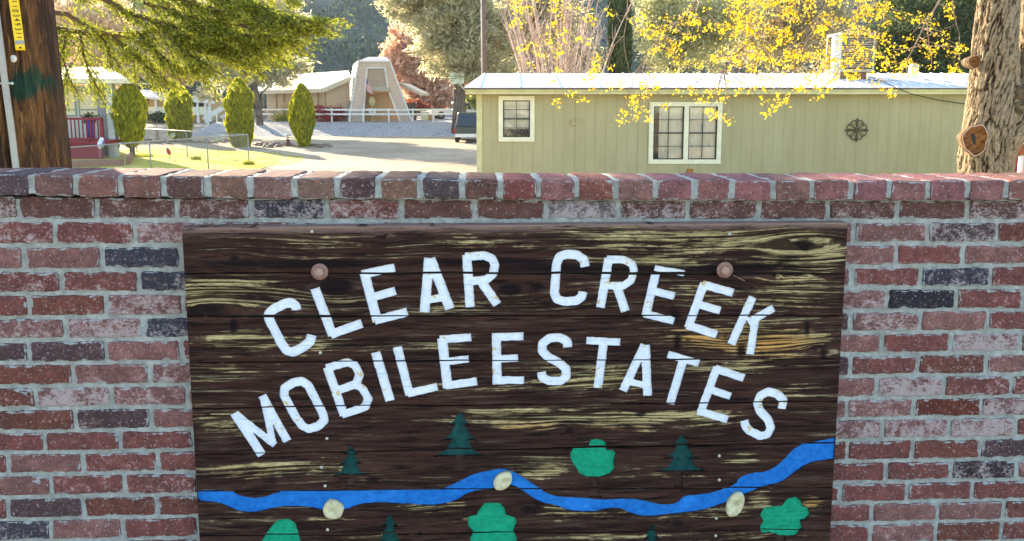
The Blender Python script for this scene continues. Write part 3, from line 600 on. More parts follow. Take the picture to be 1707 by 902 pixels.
# ================================================================== the place behind the wall
cream = simple('cream_trim_paint', (.80, .78, .55), (.70, .68, .46), 8, .6); yel = simple('yellow_green_fascia_paint', (.62, .60, .30), (.50, .47, .24), 5, .6)
white = simple('white_paint', (.80, .80, .76), (.66, .66, .62), 6, .6); blk = simple('black_rubber', (.02, .02, .02), rough=.7); darkfr = simple('bronze_window_metal', (.06, .055, .045), rough=.5, metal=.3)
steel = simple('galvanised_steel', (.30, .31, .31), (.2, .21, .21), 30, .6, metal=.2); redw = simple('dark_red_deck_stain', (.26, .018, .03), (.17, .012, .02), 12, .6)
inside_m = simple('dark_room', (.03, .028, .025)); tan = simple('tan_siding', (.62, .46, .31), (.54, .40, .27), 4, .8)
def glassm(name, tint=(1, 1, 1)):
    m, nt, out = mat(name); n = N(nt); tr = n.new('ShaderNodeBsdfTransparent'); n.put(tr.inputs[0], (*tint, 1)); gl = n.new('ShaderNodeBsdfGlossy'); gl.inputs['Roughness'].default_value = .03
    fr = n.new('ShaderNodeFresnel'); fr.inputs[0].default_value = 1.5; mx = n.new('ShaderNodeMixShader'); nt.links.new(n.math('ADD', fr.outputs[0], .03), mx.inputs[0])
    nt.links.new(tr.outputs[0], mx.inputs[1]); nt.links.new(gl.outputs[0], mx.inputs[2]); nt.links.new(mx.outputs[0], out.inputs[0]); return m
glass = glassm('window_glass')
# ---------------- ground
gx = np.concatenate([np.linspace(-400, -60, 18), np.linspace(-55, 55, 111), np.linspace(60, 400, 18)]); gy = np.concatenate([np.linspace(-60, -4, 10), np.linspace(-2, 100, 103), np.linspace(104, 520, 60)])
def hillz(x, y):
    t = np.clip((y - 98 - .10 * np.abs(x)) / 240, 0, 1); r_ = (fbm(x / 60, y / 60, 41, 4) - .35) * 26 * t ** .6
    return 78 * (t ** .9) + r_
def gz(x, y):
    x, y = np.asarray(x, float), np.asarray(y, float); t = np.clip((y - 4.0) / 6.0, 0, 1); t = t * t * (3 - 2 * t)
    return GZ * t + np.where(y > 98, hillz(x, y), 0) + (fbm(x * .4, y * .4, 5, 3) - .5) * .06 * t
gX, gY = np.meshgrid(gx, gy, indexing='ij'); gZ = gz(gX, gY); idx = np.arange(gX.size).reshape(gX.shape)
fq = np.stack([idx[:-1, :-1], idx[1:, :-1], idx[1:, 1:], idx[:-1, 1:]], -1).reshape(-1, 4)
m, nt, out = mat('pale_dusty_ground'); n = N(nt); co = n.coord()
a = n.noise(co, .35, 6, .65); b = n.noise(n.mapping(co, (1, .25, 1)), 3, 5, .7); d_ = n.noise(co, 40, 3, .7)
c = n.mix(n.ramp(a, .35, .68), (.40, .31, .20), (.54, .43, .29)); c = n.mix(n.ramp(b, .46, .7, 0, .5), c, (.30, .24, .18)); c = n.mix(n.ramp(d_, .6, .75, 0, .4), c, (.55, .48, .38))
sp = n.new('ShaderNodeSeparateXYZ'); nt.links.new(co, sp.inputs[0]); far = n.ramp(sp.outputs[1], 94, 108)
hc = n.mix(n.ramp(n.noise(co, .09, 6, .7), .35, .65), (.07, .09, .07), (.16, .165, .13)); c = n.mix(far, c, hc)
n.bsdf(out, c, .95, n.bump(n.math('ADD', b, d_), .03, .6), spec=.1); groundm = m
struct(mesh_np('ground', np.stack([gX, gY, gZ], -1).reshape(-1, 3), fq, m, None, True))
# lawn patch
lawnm, nt, out = mat('yellow_green_lawn'); n = N(nt); co = n.coord()
a = n.noise(co, .9, 5, .7); b = n.noise(co, 25, 4, .8)
c = n.mix(n.ramp(a, .38, .66), (.70, .56, .16), (.62, .57, .03)); c = n.mix(n.ramp(b, .3, .5, .6, 0), c, (.13, .16, .03)); n.bsdf(out, c, .9, n.bump(b, .03), spec=.1)
lp_ = [ground(*q)[:2] for q in ((60, 292), (118, 262), (200, 252), (262, 244), (330, 248), (400, 251), (452, 256), (470, 268), (440, 281), (400, 296), (250, 300))]
lp_ = curvy([np.array(q) for q in lp_], 2); cc = np.mean(lp_, 0); rings = [1., .8, .6, .4, .2]
V = []; nl = len(lp_)
for q in rings:
    for p in lp_:
        e = cc + (p - cc) * q; V.append((e[0], e[1], float(gz(e[0], e[1])) + .012 + .004 * (1 - q)))
V.append((cc[0], cc[1], float(gz(*cc)) + .02)); Fs = [(k * nl + i, k * nl + (i + 1) % nl, (k + 1) * nl + (i + 1) % nl, (k + 1) * nl + i) for k in range(4) for i in range(nl)] + [(4 * nl + i, 4 * nl + (i + 1) % nl, 5 * nl) for i in range(nl)]
o = mesh_np('lawn', V, Fs, lawnm, None, True); o['kind'] = 'structure'
def blades(name, cx, cy, rx, ry, n_, h, m, zoff=0.):
    t = RNG.uniform(0, 2 * np.pi, n_); r_ = np.sqrt(RNG.uniform(0, 1, n_)); x, y = cx + rx * r_ * np.cos(t), cy + ry * r_ * np.sin(t)
    z = gz(x, y) + zoff; hh_ = h * RNG.uniform(.4, 1, n_); wv = .012 + h * .05; a = RNG.uniform(0, np.pi, n_); lx, ly = RNG.normal(0, h * .35, n_), RNG.normal(0, h * .35, n_)
    V = np.stack([np.stack([x - np.cos(a) * wv, y - np.sin(a) * wv, z], -1), np.stack([x + np.cos(a) * wv, y + np.sin(a) * wv, z], -1), np.stack([x + lx, y + ly, z + hh_], -1)], 1).reshape(-1, 3)
    return mesh_np(name, V, np.arange(n_ * 3).reshape(-1, 3), m)
grassm = leafmat('grass_blades', (.30, .32, .03), (.60, .54, .08)); 
V = []; 
lc = ground(300, 272); o = blades('grass', lc[0] - .5, lc[1] + .5, 5.2, 6.5, 12000, .05, grassm); o['kind'] = 'stuff'
for (px, py, r_) in ((240, 262, .6), (327, 266, .3), (415, 275, .3)):
    g_ = ground(px, py); o = tag(blades('grass_tuft', g_[0], g_[1], r_ * .7, r_ * .5, 200, .2, grassm), 'uneven tuft of green grass at the foot of the cypresses and fence posts', 'grass tuft', 'grass tufts on the lawn')
# gravel bank in front of the A-frame house
TZ = -.17
bx = np.linspace(X(330, 60), X(850, 60), 120); rowsy = [(55.2, GZ - .05), (55.8, GZ + .06), (56.8, GZ + .30), (58., GZ + .55), (59.3, TZ - .06), (60.2, TZ), (64, TZ), (75, TZ), (92, TZ), (97, GZ - .1)]
V, ix_ = [], np.arange(120 * len(rowsy)).reshape(len(rowsy), 120)
for (yy, zz) in rowsy:
    for k, x_ in enumerate(bx):
        e_ = min(1, k / 8, (119 - k) / 8); z_ = GZ - .1 + (zz - GZ + .1) * e_ ; V.append((x_, yy + 1.2 * math.sin(x_ * .12) * (1 if yy < 61 else 0), z_ + (vn(x_ * 1.3, yy * 1.3, 3) - .5) * .12))
gm, nt, out = mat('grey_gravel'); n = N(nt); co = n.coord(); a = n.voro(co, 9); b = n.noise(co, 1.2, 5, .7)
c = n.mix(n.ramp(a, .1, .6), (.20, .20, .21), (.44, .43, .42)); c = n.mix(n.ramp(b, .58, .72, 0, .8), c, (.06, .065, .05)); n.bsdf(out, c, .95, n.bump(a, .05), spec=.1)
struct(mesh_np('gravel_bank', V, np.stack([ix_[:-1, :-1], ix_[:-1, 1:], ix_[1:, 1:], ix_[1:, :-1]], -1).reshape(-1, 4), gm, None, True))
# ---------------- leaves
def leaf_quads(Cn, size, elong=1.8, direc=None, jit=1.):
    n_ = len(Cn); Cn = np.asarray(Cn); size = np.broadcast_to(size, (n_,))
    if direc is None: a = RNG.normal(size=(n_, 3))
    else: a = np.asarray(direc) + RNG.normal(size=(n_, 3)) * jit
    a /= np.linalg.norm(a, axis=1, keepdims=True) + 1e-9; b = RNG.normal(size=(n_, 3)); b -= a * (a * b).sum(1, keepdims=True); b /= np.linalg.norm(b, axis=1, keepdims=True) + 1e-9
    u = a * (size * .5 * elong)[:, None]; v = b * (size * .5)[:, None]
    return np.stack([Cn - u, Cn + v * .8 - u * .1, Cn + u, Cn - v * .8 - u * .1], 1).reshape(-1, 3)
def leaves(name, Cn, size, m, parent, elong=1.8, direc=None, jit=1.):
    V = leaf_quads(Cn, size, elong, direc, jit); return mesh_np(name, V, np.arange(len(V)).reshape(-1, 4), m, parent)
barkm, nt, out = mat('grey_brown_bark'); n = N(nt); co = n.coord(); a = n.noise(n.mapping(co, (1, 1, .18)), 14, 5, .7); c = n.mix(n.ramp(a, .38, .62), (.045, .032, .024), (.22, .17, .13)); n.bsdf(out, c, .9, n.bump(a, .03), spec=.1)
palebark = simple('pale_twig_bark', (.66, .50, .40), (.48, .34, .27), 5, .85)
def crown_points(ells, K, per, cr, surf=.55):
    pts, dirs, cents = [], [], []
    vol = np.array([e[3] * e[4] * e[5] for e in ells]); vol = vol / vol.sum()
    for e, vv in zip(ells, vol):
        k_ = max(2, int(K * vv)); d_ = RNG.normal(size=(k_, 3)); d_ /= np.linalg.norm(d_, axis=1, keepdims=True); rr_ = RNG.uniform(surf, 1.05, (k_, 1)) ; c_ = np.array(e[:3]) + d_ * rr_ * np.array(e[3:6])
        for q, dq in zip(c_, d_):
            s_ = cr * RNG.uniform(.6, 1.4); pts.append(q + RNG.normal(size=(per, 3)) * np.array([s_, s_, s_ * .6]) * .5); dirs.append(np.tile(dq + np.array([0, 0, .3]), (per, 1))); cents.append(q)
    return np.concatenate(pts), np.concatenate(dirs), cents
def tree(name, label, base, ht, ells, K, per, cr, lsize, lm, tr, tm=None, elong=2., nl=14, cat='tree', group=None, lean=(0, 0), surf=.45, jit=.8, bare=None):
    t = thing(name, label, cat, group); base = np.array(base, float); tm = tm or barkm
    pts = [base + np.array([lean[0] * q ** 1.3 + .12 * math.sin(q * 5), lean[1] * q, ht * q]) for q in np.linspace(0, 1, 9)]; rad = [tr * (1.25 if i == 0 else 1) * (1 - .85 * i / 8) for i in range(9)]
    tk = MB().tube(pts, rad, 12); P_, D_, cs = crown_points(ells, K, per, cr, surf); rs = random.Random(hash(label) & 0xff if False else len(label))
    for q in rs.sample(cs, min(nl, len(cs))):
        f = min(.95, max(.25, (q[2] - base[2]) / ht - .18)); k = f * 8; i0 = int(k); p0 = pts[i0] + (pts[min(i0 + 1, 8)] - pts[i0]) * (k - i0); r0 = max(.02, rad[i0] * .45)
        md = (p0 + q) / 2 + np.array([0, 0, .12 * np.linalg.norm(q - p0)]); tk.tube([p0, md, q], [r0, r0 * .6, r0 * .2], 6)
    tk.build('trunk', tm, t)
    leaves('crown', P_, lsize * RNG.uniform(.6, 1.3, len(P_)), lm, t, elong, D_, jit); return t
def px_ell(px, py, Y, rpx, rpy, ry=None):
    p = at(px, py, Y); k = Y / F; return (p[0], p[1], p[2], rpx * k, ry or rpx * k * .8, rpy * k)
pine = leafmat('grey_green_pine_needles', (.40, .38, .19), (.74, .68, .46), .62); pine_d = leafmat('dark_evergreen_needles', (.03, .06, .02), (.13, .16, .05), .35)
orange = leafmat('orange_oak_leaves', (.66, .36, .21), (.82, .60, .42), .6); pinkl = leafmat('pink_blossom_leaves', (.55, .22, .18), (.62, .36, .2), .5); olive = leafmat('olive_spring_leaves', (.34, .32, .17), (.62, .54, .36), .6); yellg = leafmat('fresh_yellow_green_leaves', (.36, .38, .06), (.5, .47, .12), .55); peach = leafmat('sunlit_peach_leaves', (.60, .42, .24), (.70, .58, .36), .55)
# far hillside brush (nobody could count it)
HN = 9000; hx = RNG.uniform(-260, 260, HN); hy = 100 + RNG.uniform(0, 1, HN) ** 1.3 * 250; hz_ = gz(hx, hy); sz_ = RNG.uniform(1.2, 3.2, HN) * (1 + (hy - 100) / 400)
per = 40; cen_h = np.repeat(np.stack([hx, hy, hz_ + sz_ * .7], -1), per, 0) + RNG.normal(size=(HN * per, 3)) * np.repeat(sz_, per)[:, None] * np.array([.55, .55, .45])
brush = leafmat('hillside_brush', (.03, .06, .035), (.17, .235, .13), .3)
o = leaves('hillside_brush', cen_h, np.repeat(sz_, per) * .21 * RNG.uniform(.5, 1.2, HN * per), brush, None, 1.4); o['kind'] = 'stuff'
snag = simple('pale_dead_wood', (.34, .30, .27), (.24, .21, .19))
for (px, py, Y, h) in ((505, 118, 118, 62), (513, 45, 150, 60), (560, 98, 125, 40), (478, 30, 160, 40), (690, 60, 150, 45), (603, 12, 150, 45), (640, 80, 130, 30), (545, 60, 145, 38)):
    p = at(px, py, Y); zb_ = float(gz(p[0], p[1])); k = Y / F; m_ = MB(); top = p + np.array([h * k * .15, 0, h * k]); b0 = np.array([p[0], p[1], zb_ - .3])
    m_.tube([b0, (b0 + top) / 2 + np.array([.4, 0, 0]), top], [.32, .22, .06], 6); rs = random.Random(int(px))
    for q in range(7):
        f = .45 + .5 * q / 7; s0_ = b0 + (top - b0) * f; e_ = s0_ + np.array([rs.uniform(-1, 1) * h * k * .3, rs.uniform(-.5, .5), h * k * rs.uniform(.1, .3)]); m_.tube([s0_, (s0_ + e_) / 2 + np.array([0, 0, -.2]), e_], [.1, .06, .02], 4)
    tag(m_.build('bare_tree', snag), 'pale leafless tree standing in the dark brush of the far hillside', 'tree', 'bare trees on the hillside')
gb = lambda px, Y, z=GZ: (X(px, Y), Y, z)
# the trees between the hill and the park
tree('gray_pine', 'tall grey green pine with pale panels on its trunk behind the dark truck', gb(766, 56), 15, [px_ell(765, 45, 56, 75, 80), px_ell(695, 5, 56, 48, 48), px_ell(790, 110, 56, 60, 34), px_ell(805, 60, 56, 60, 70), px_ell(720, -60, 56, 110, 80), px_ell(728, 80, 56, 34, 40)], 420, 150, .8, .15, pine, .52, None, 3.2, 26, lean=(-.9, 0), surf=.3, jit=.5)
tree('oak_tree', 'orange leaved oak tree between the A frame house and the grey pine', gb(708, 84), 8.5, [px_ell(684, 82, 84, 44, 34), px_ell(672, 112, 84, 30, 40), px_ell(720, 140, 84, 50, 40), px_ell(735, 170, 84, 40, 24), px_ell(690, 175, 84, 30, 20)], 190, 60, 1.1, .42, orange, .5, None, 1.5, 22, surf=.3)
tree('blossom_tree', 'small pink leaved tree behind the parked cars', gb(775, 92), 4.5, [px_ell(770, 172, 92, 38, 20), px_ell(800, 150, 92, 30, 25), px_ell(740, 165, 92, 20, 25)], 80, 55, 1.1, .4, pinkl, .25, None, 1.5, 8, surf=.2)
tree('leafy_bush', 'yellow green bush at the corner of the olive mobile home', gb(792, 70), 3, [px_ell(794, 170, 70, 10, 26)], 20, 60, .8, .3, yellg, .1, None, 1.5, 5, cat='bush', surf=.2)
tree('leaning_pine', 'pale needled pine with a dark bare trunk beside the left cypresses', gb(433, 58), 9, [px_ell(420, 110, 58, 62, 42), px_ell(460, 100, 58, 48, 40), px_ell(365, 120, 58, 38, 30), px_ell(400, 70, 58, 60, 45), px_ell(350, 150, 58, 26, 22), px_ell(440, 30, 58, 70, 50)], 230, 130, .75, .14, pine, .27, None, 3.2, 18, lean=(-1.2, 0), surf=.3, jit=.5)
for (px, py, Y, rx, ry, lm, lab) in ((150, 60, 80, 90, 70, peach, 'sunlit peach coloured tree behind the left porch house'), (260, 70, 95, 70, 60, peach, 'broad pale orange tree behind the white mobile home'), (60, 110, 85, 70, 60, orange, 'rust orange tree far left beyond the porch house'), (210, 20, 100, 80, 40, yellg, 'light green tree high behind the drooping conifer boughs'),
        (330, 60, 110, 60, 55, olive, 'olive tree above the white mobile home roof'), (190, 165, 60, 16, 24, pinkl, 'red pink bush between the porch house and the first cypress')):
    e = px_ell(px, py, Y, rx, ry); tree('garden_tree', lab, (e[0], Y, GZ), max(2, e[2] - GZ), [e, (e[0] + e[3] * .5, Y, e[2] - e[5] * .6, e[3] * .7, e[4] * .7, e[5] * .6)], 90, 70, e[3] * .22, e[3] * .07, lm, .12 + e[3] * .03, None, 1.6, 10, surf=.25)
tree('spring_tree', 'pale olive tree left of the dark column behind the mobile home roof', gb(850, 60), 10, [px_ell(850, 60, 60, 60, 80), px_ell(900, 20, 60, 70, 60), px_ell(960, 90, 60, 55, 50)], 170, 70, 1.2, .2, olive, .25, None, 2, 14, surf=.2)
tree('spring_tree', 'pale yellow tree right of the dark column behind the mobile home roof', gb(1120, 55), 11, [px_ell(1120, 60, 55, 62, 70), px_ell(1190, 40, 55, 70, 80), px_ell(1100, 0, 55, 45, 50)], 220, 100, 1.0, .15, leafmat('pale_green_spring_leaves', (.34, .36, .16), (.66, .62, .36), .6), .25, None, 2, 14, surf=.2)
tree('spring_tree', 'brownish tree behind the roof cooler on the mobile home', gb(1320, 60), 9, [px_ell(1290, 60, 60, 80, 70), px_ell(1380, 70, 60, 70, 60), px_ell(1330, 10, 60, 110, 45)], 200, 70, 1.2, .2, olive, .25, None, 2, 14, surf=.2)
tree('dark_evergreen', 'dark evergreen tree beside the trunk of the big maple', gb(1540, 42), 9, [px_ell(1530, 60, 42, 80, 80), px_ell(1470, 90, 42, 50, 40), px_ell(1580, 20, 42, 60, 60), px_ell(1640, 60, 42, 60, 70)], 250, 90, .8, .14, pine_d, .3, None, 2.5, 20, surf=.25)
tree('hidden_olive', 'grey green tree at the far right behind the maple', gb(1760, 50), 9, [px_ell(1760, 40, 50, 90, 90)], 90, 70, 1., .2, olive, .3, None, 2, 12, surf=.3)
# bare multi stemmed tree behind the roof
bt = thing('bare_shrub_tree', 'leafless pale pink stemmed tree fanning up behind the metal roof', 'tree'); m_ = MB(); rs = random.Random(11)
b0 = np.array(gb(930, 33)) 
for q in range(48):
    ang = rs.uniform(-.60, .36); L_ = rs.uniform(5.2, 8); p = b0 + np.array([rs.uniform(-.6, .6) + ang * .8, rs.uniform(-.5, .5), 0]); pts = [p]; a_ = ang * .55
    for k in range(9): a_ += rs.uniform(-.07, .09) * (1 if ang > 0 else -.6); pts.append(pts[-1] + np.array([math.sin(a_) * L_ / 9, rs.uniform(-.05, .05), math.cos(a_) * L_ / 9]))
    m_.tube(pts, [.055 * (1 - .085 * k) for k in range(10)], 5)
    for k in range(3, 10):
        for _ in range(3):
            d_ = np.array([rs.uniform(-.5, .5), rs.uniform(-.3, .3), rs.uniform(.3, .9)]); e1 = pts[k] + d_ * .45; m_.tube([pts[k], e1, e1 + d_ * .4 + np.array([rs.uniform(-.15, .15), 0, .05])], [.014, .010, .005], 3)
m_.build('trunk', palebark, bt)
def cypress(name, label, base, ht, rw, m, group=None, n_=9000, trunk=.0, ls=.11, prof=None):
    t = thing(name, label, 'cypress', group); b0 = np.array(base); z = RNG.uniform(0, 1, n_); prof = prof or [(0, .35), (.12, .62), (.35, .95), (.55, 1.), (.72, .86), (.87, .55), (.96, .25), (1, .05)]
    r_ = np.interp(z, [p[0] for p in prof], [p[1] for p in prof]) * rw; th = RNG.uniform(0, 2 * np.pi, n_); lob = 1 + .12 * (vn(th * 7, z * 16 + len(label), 14) - .5) + .08 * np.sin(th * 5 + z * 7) + .34 * (vn(th * 3.2, z * 8 + len(label), 4) - .5); rr_ = r_ * lob * (1 - .32 * RNG.uniform(0, 1, n_) ** 1.6)
    Cn = np.stack([b0[0] + rr_ * np.cos(th), b0[1] + rr_ * np.sin(th), b0[2] + trunk + z * (ht - trunk)], -1); D = np.stack([np.cos(th) * .35, np.sin(th) * .35, np.ones(n_)], -1)
    leaves('foliage', Cn, ls * RNG.uniform(.6, 1.3, n_), m, t, 2.6, D, .22)
    pf = [(np.interp(q, [p[0] for p in prof], [p[1] for p in prof]) * rw * .62, trunk + q * (ht - trunk) * .96) for q in np.linspace(0.02, .97, 12)]
    MB().lathe(b0, pf, 14).build('inner_foliage', m, t)
    MB().tube([b0 - np.array([0, 0, .1]), b0 + np.array([.02, 0, trunk + .5])], [.13, .09], 8).build('trunk', barkm, t); return t
cyp = leafmat('golden_cypress', (.13, .17, .004), (.66, .60, .02), .5)
for i_, (px, py, top, wpx, tr, lab) in enumerate(((222, 262, 141, 24, .55, 'leftmost rounded cypress on a bare trunk beside the fence gate'), (300, 236, 145, 19.5, .05, 'second cypress from the left behind the little pagoda lantern'), (400, 244, 133, 21, .05, 'third cypress from the left, tallest, at the fence corner'), (504, 245, 143, 19, .05, 'rightmost slender cypress beside the path light'))):
    g_ = ground(px, py); Y = g_[1]; ht = (py - top) * Y / F * .99; x0 = X(217 if i_ == 0 else px, Y)
    pr = [(0, .25), (.08, .6), (.3, .9), (.5, 1.), (.7, .95), (.85, .68), (.95, .36), (1, .1)] if i_ == 0 else ([(0, .62), (.1, .8), (.4, 1.), (.7, .98), (.85, .7), (.95, .38), (1, .12)] if i_ in (1, 2) else None)
    cypress('cypress', lab, (x0, Y, GZ), ht, wpx * Y / F, cyp, 'golden cypresses along the drive', 9000, tr, .115, pr)
cypress('dark_column_cypress', 'very dark narrow column cypress rising behind the metal roof', gb(1031, 38), 9.5, 19 * 38 / F, pine_d, None, 11000, .1, .13, [(0, 1), (.3, 1.), (.8, .85), (1, .2)])
# shrubs
for (px, py, Y, rx, ry, lm, lab) in ((545, 187, 61.5, 24, 14, leafmat('crimson_leaves', (.34, .03, .04), (.55, .09, .08), .4), 'round crimson bush in front of the tan house wing'), (480, 188, 62, 26, 12, peach, 'pale orange bush behind the rail fence beside the slim cypress'), (478, 196, 61.6, 22, 7, yellg, 'low yellow green bush under the rail fence'), (690, 178, 74, 22, 9, leafmat('rust_leaves', (.25, .05, .03), (.4, .13, .06), .4), 'dark rust bush right of the A frame tower'), (505, 110, 75, 9, 9, yellg, 'yellow flowering shrub above the house roof')):
    e = px_ell(px, py, Y, rx, ry); t = thing('shrub', lab, 'shrub'); P_, D_, cs = crown_points([e], 34, 170, .42, .3); P_[:, 2] = np.maximum(P_[:, 2], TZ + .02 if Y < 70 else GZ)
    leaves('foliage', P_, .12 * RNG.uniform(.6, 1.3, len(P_)), lm, t, 1.6, D_, .8); mm_ = MB(); zb_ = TZ if Y < 100 else GZ
    for q in cs[:8]: mm_.tube([(e[0], e[1], zb_ - .1), q], [.05, .02], 5)
    mm_.build('stem', barkm, t)
# ---------------- olive mobile home
HY = 15.0
sidm, nt, out = mat('olive_siding'); n = N(nt); co = n.coord(); sp = n.new('ShaderNodeSeparateXYZ'); nt.links.new(co, sp.inputs[0])
fx = n.math('PINGPONG', sp.outputs[0], .101); gv = n.ramp(fx, 0, .006, 1, 0); a = n.noise(n.mapping(co, (1, 1, .3)), 1.6, 5, .65)
c = n.mix(n.ramp(a, .3, .7), (.37, .33, .17), (.43, .385, .21)); st_ = n.noise(n.mapping(co, (6, 6, .5)), 1.5, 5, .7); c = n.mix(n.ramp(st_, .5, .75, 0, .4), c, (.28, .25, .14)); sm_ = n.ramp(n.math('PINGPONG', sp.outputs[0], .61), 0, .006, 1, 0); c = n.mix(n.math('MULTIPLY', sm_, .6), c, (.16, .14, .08))
c = n.mix(n.ramp(n.noise(co, 9, 4, .7), .66, .74, 0, .35), c, (.2, .17, .1)); c = n.mix(n.math('MULTIPLY', gv, .28), c, (.2, .18, .1)); n.bsdf(out, c, .75, n.bump(n.math('MULTIPLY', gv, -1), .004), spec=.25)
hm = thing('mobile_home', 'long olive green mobile home with a white ribbed metal roof and cream window trim', 'mobile home')
xl, xr = X(797, HY), X(1668, HY); zt_h, zb_h = Z(155, HY), GZ
wins = [(831, 160, 891, 236), (1082, 170, 1203, 273)]
wr_ = [(X(a, HY), X(c_, HY), Z(d_, HY), Z(b, HY)) for a, b, c_, d_ in wins]   # x0,x1,z0,z1
m_ = MB(); xs = [xl]
for (a, b, z0, z1) in wr_:
    ia, ib, iz0, iz1 = a + .06, b - .06, z0 + .06, z1 - .06
    m_.box(xs[-1], ia, HY, HY + .1, zb_h, zt_h); m_.box(ia, ib, HY, HY + .1, zb_h, iz0); m_.box(ia, ib, HY, HY + .1, iz1, zt_h); xs.append(ib)
m_.box(xs[-1], xr, HY, HY + .1, zb_h, zt_h); m_.box(xl, xl + .1, HY + .1, HY + 4.2, zb_h, zt_h); m_.box(xr - .1, xr, HY + .1, HY + 4.2, zb_h, zt_h); m_.box(xl + .1, xr - .1, HY + 4.1, HY + 4.2, zb_h, zt_h); m_.box(xl + .1, xr - .1, HY + .1, HY + 4.1, GZ + .3, GZ + .36); m_.box(xl + .1, xr - .1, HY + .1, HY + 4.1, zt_h - .1, zt_h - .04)
m_.build('wall', sidm, hm)
MB().box(xl - .03, xl + .075, HY - .02, HY - .001, zb_h, zt_h).build('corner_trim', yel, hm)
xo = X(776, HY - .3); f_ = MB(); f_.box(xo, xr + .3, HY - .30, HY - .27, Z(157, HY - .3), Z(149.5, HY - .3)); f_.box(xo, xr + .3, HY - .272, HY, Z(157, HY - .3) - .002, Z(157, HY - .3) + .015); f_.box(xo, xo + .03, HY - .268, HY + 4.3, Z(157, HY - .3) + .016, Z(149.5, HY - .3)); f_.box(xo + .01, xr + .3, HY - .335, HY - .302, Z(151.5, HY - .3), Z(148.6, HY - .3)); f_.build('fascia', yel, hm)
zE = Z(145.5, HY - .34); zR = Z(122.5, HY + 2); roofm, nt, out = mat('white_ribbed_metal'); n = N(nt); co = n.coord(); a = n.noise(n.mapping(co, (.6, 3, 1)), 2, 5, .7)
c = n.mix(n.ramp(a, .35, .7), (.60, .60, .62), (.80, .80, .80)); c = n.mix(n.ramp(n.noise(co, 1.1, 5, .7), .62, .74, 0, .6), c, (.45, .33, .2)); n.bsdf(out, c, .45, None, .0, .5)
m_ = MB(); x_a, x_b = xo - .02, xr + .35; xra = X(806, HY + 2)
def roofsheet(xa0, xa1, xb0, xb1): m_.hexa([(xa0, HY - .36, zE - .012), (xb0, HY - .36, zE - .012), (xb1, HY + 2, zR - .012), (xa1, HY + 2, zR - .012)], [(xa0, HY - .36, zE), (xb0, HY - .36, zE), (xb1, HY + 2, zR), (xa1, HY + 2, zR)])
roofsheet(x_a, xra, x_b, x_b); m_.hexa([(x_a, HY + 4.36, zE - .012), (x_b, HY + 4.36, zE - .012), (x_b, HY + 2.002, zR - .012), (xra, HY + 2.002, zR - .012)], [(x_a, HY + 4.36, zE), (x_b, HY + 4.36, zE), (x_b, HY + 2.002, zR), (xra, HY + 2.002, zR)])
q = x_a + .3
while q < x_b: m_.bar((q, HY - .36, zE + .008), (max(q, xra), HY + 2, zR + .008), .022, .018); q += .23 if q > X(1030, HY) else .75
m_.hexa([(x_a, HY - .36, zE), (x_a, HY + 4.36, zE), (x_a, HY + 4.36, zE - .01), (x_a, HY - .36, zE - .01)], [(xra, HY + 2, zR), (xra, HY + 2.01, zR), (xra, HY + 2.01, zR - .01), (xra, HY + 2, zR - .01)])
m_.build('roof', roofm, hm)
MB().box(x_a, x_b, HY - .35, HY - .31, Z(149.2, HY - .3), zE - .014).build('drip_edge', simple('shadow_line_edge', (.16, .13, .11), (.08, .06, .05), 3), hm)  # drip edge coloured dark to paint in the shadow line below the roof
curt = simple('pale_curtain', (.80, .77, .58), (.66, .63, .46), 3, .9); 
def wavy(x0, x1, y, z0, z1, m, parent, name='curtain', amp=.009, fr=60):
    xs = np.linspace(x0, x1, 60); V = [(x, y + amp * math.sin(x * fr + .6 * math.sin(x * 13)), z) for z in (z0, z1) for x in xs]; return mesh_np(name, V, [(i, i + 1, 61 + i, 60 + i) for i in range(59)], m, parent, True)
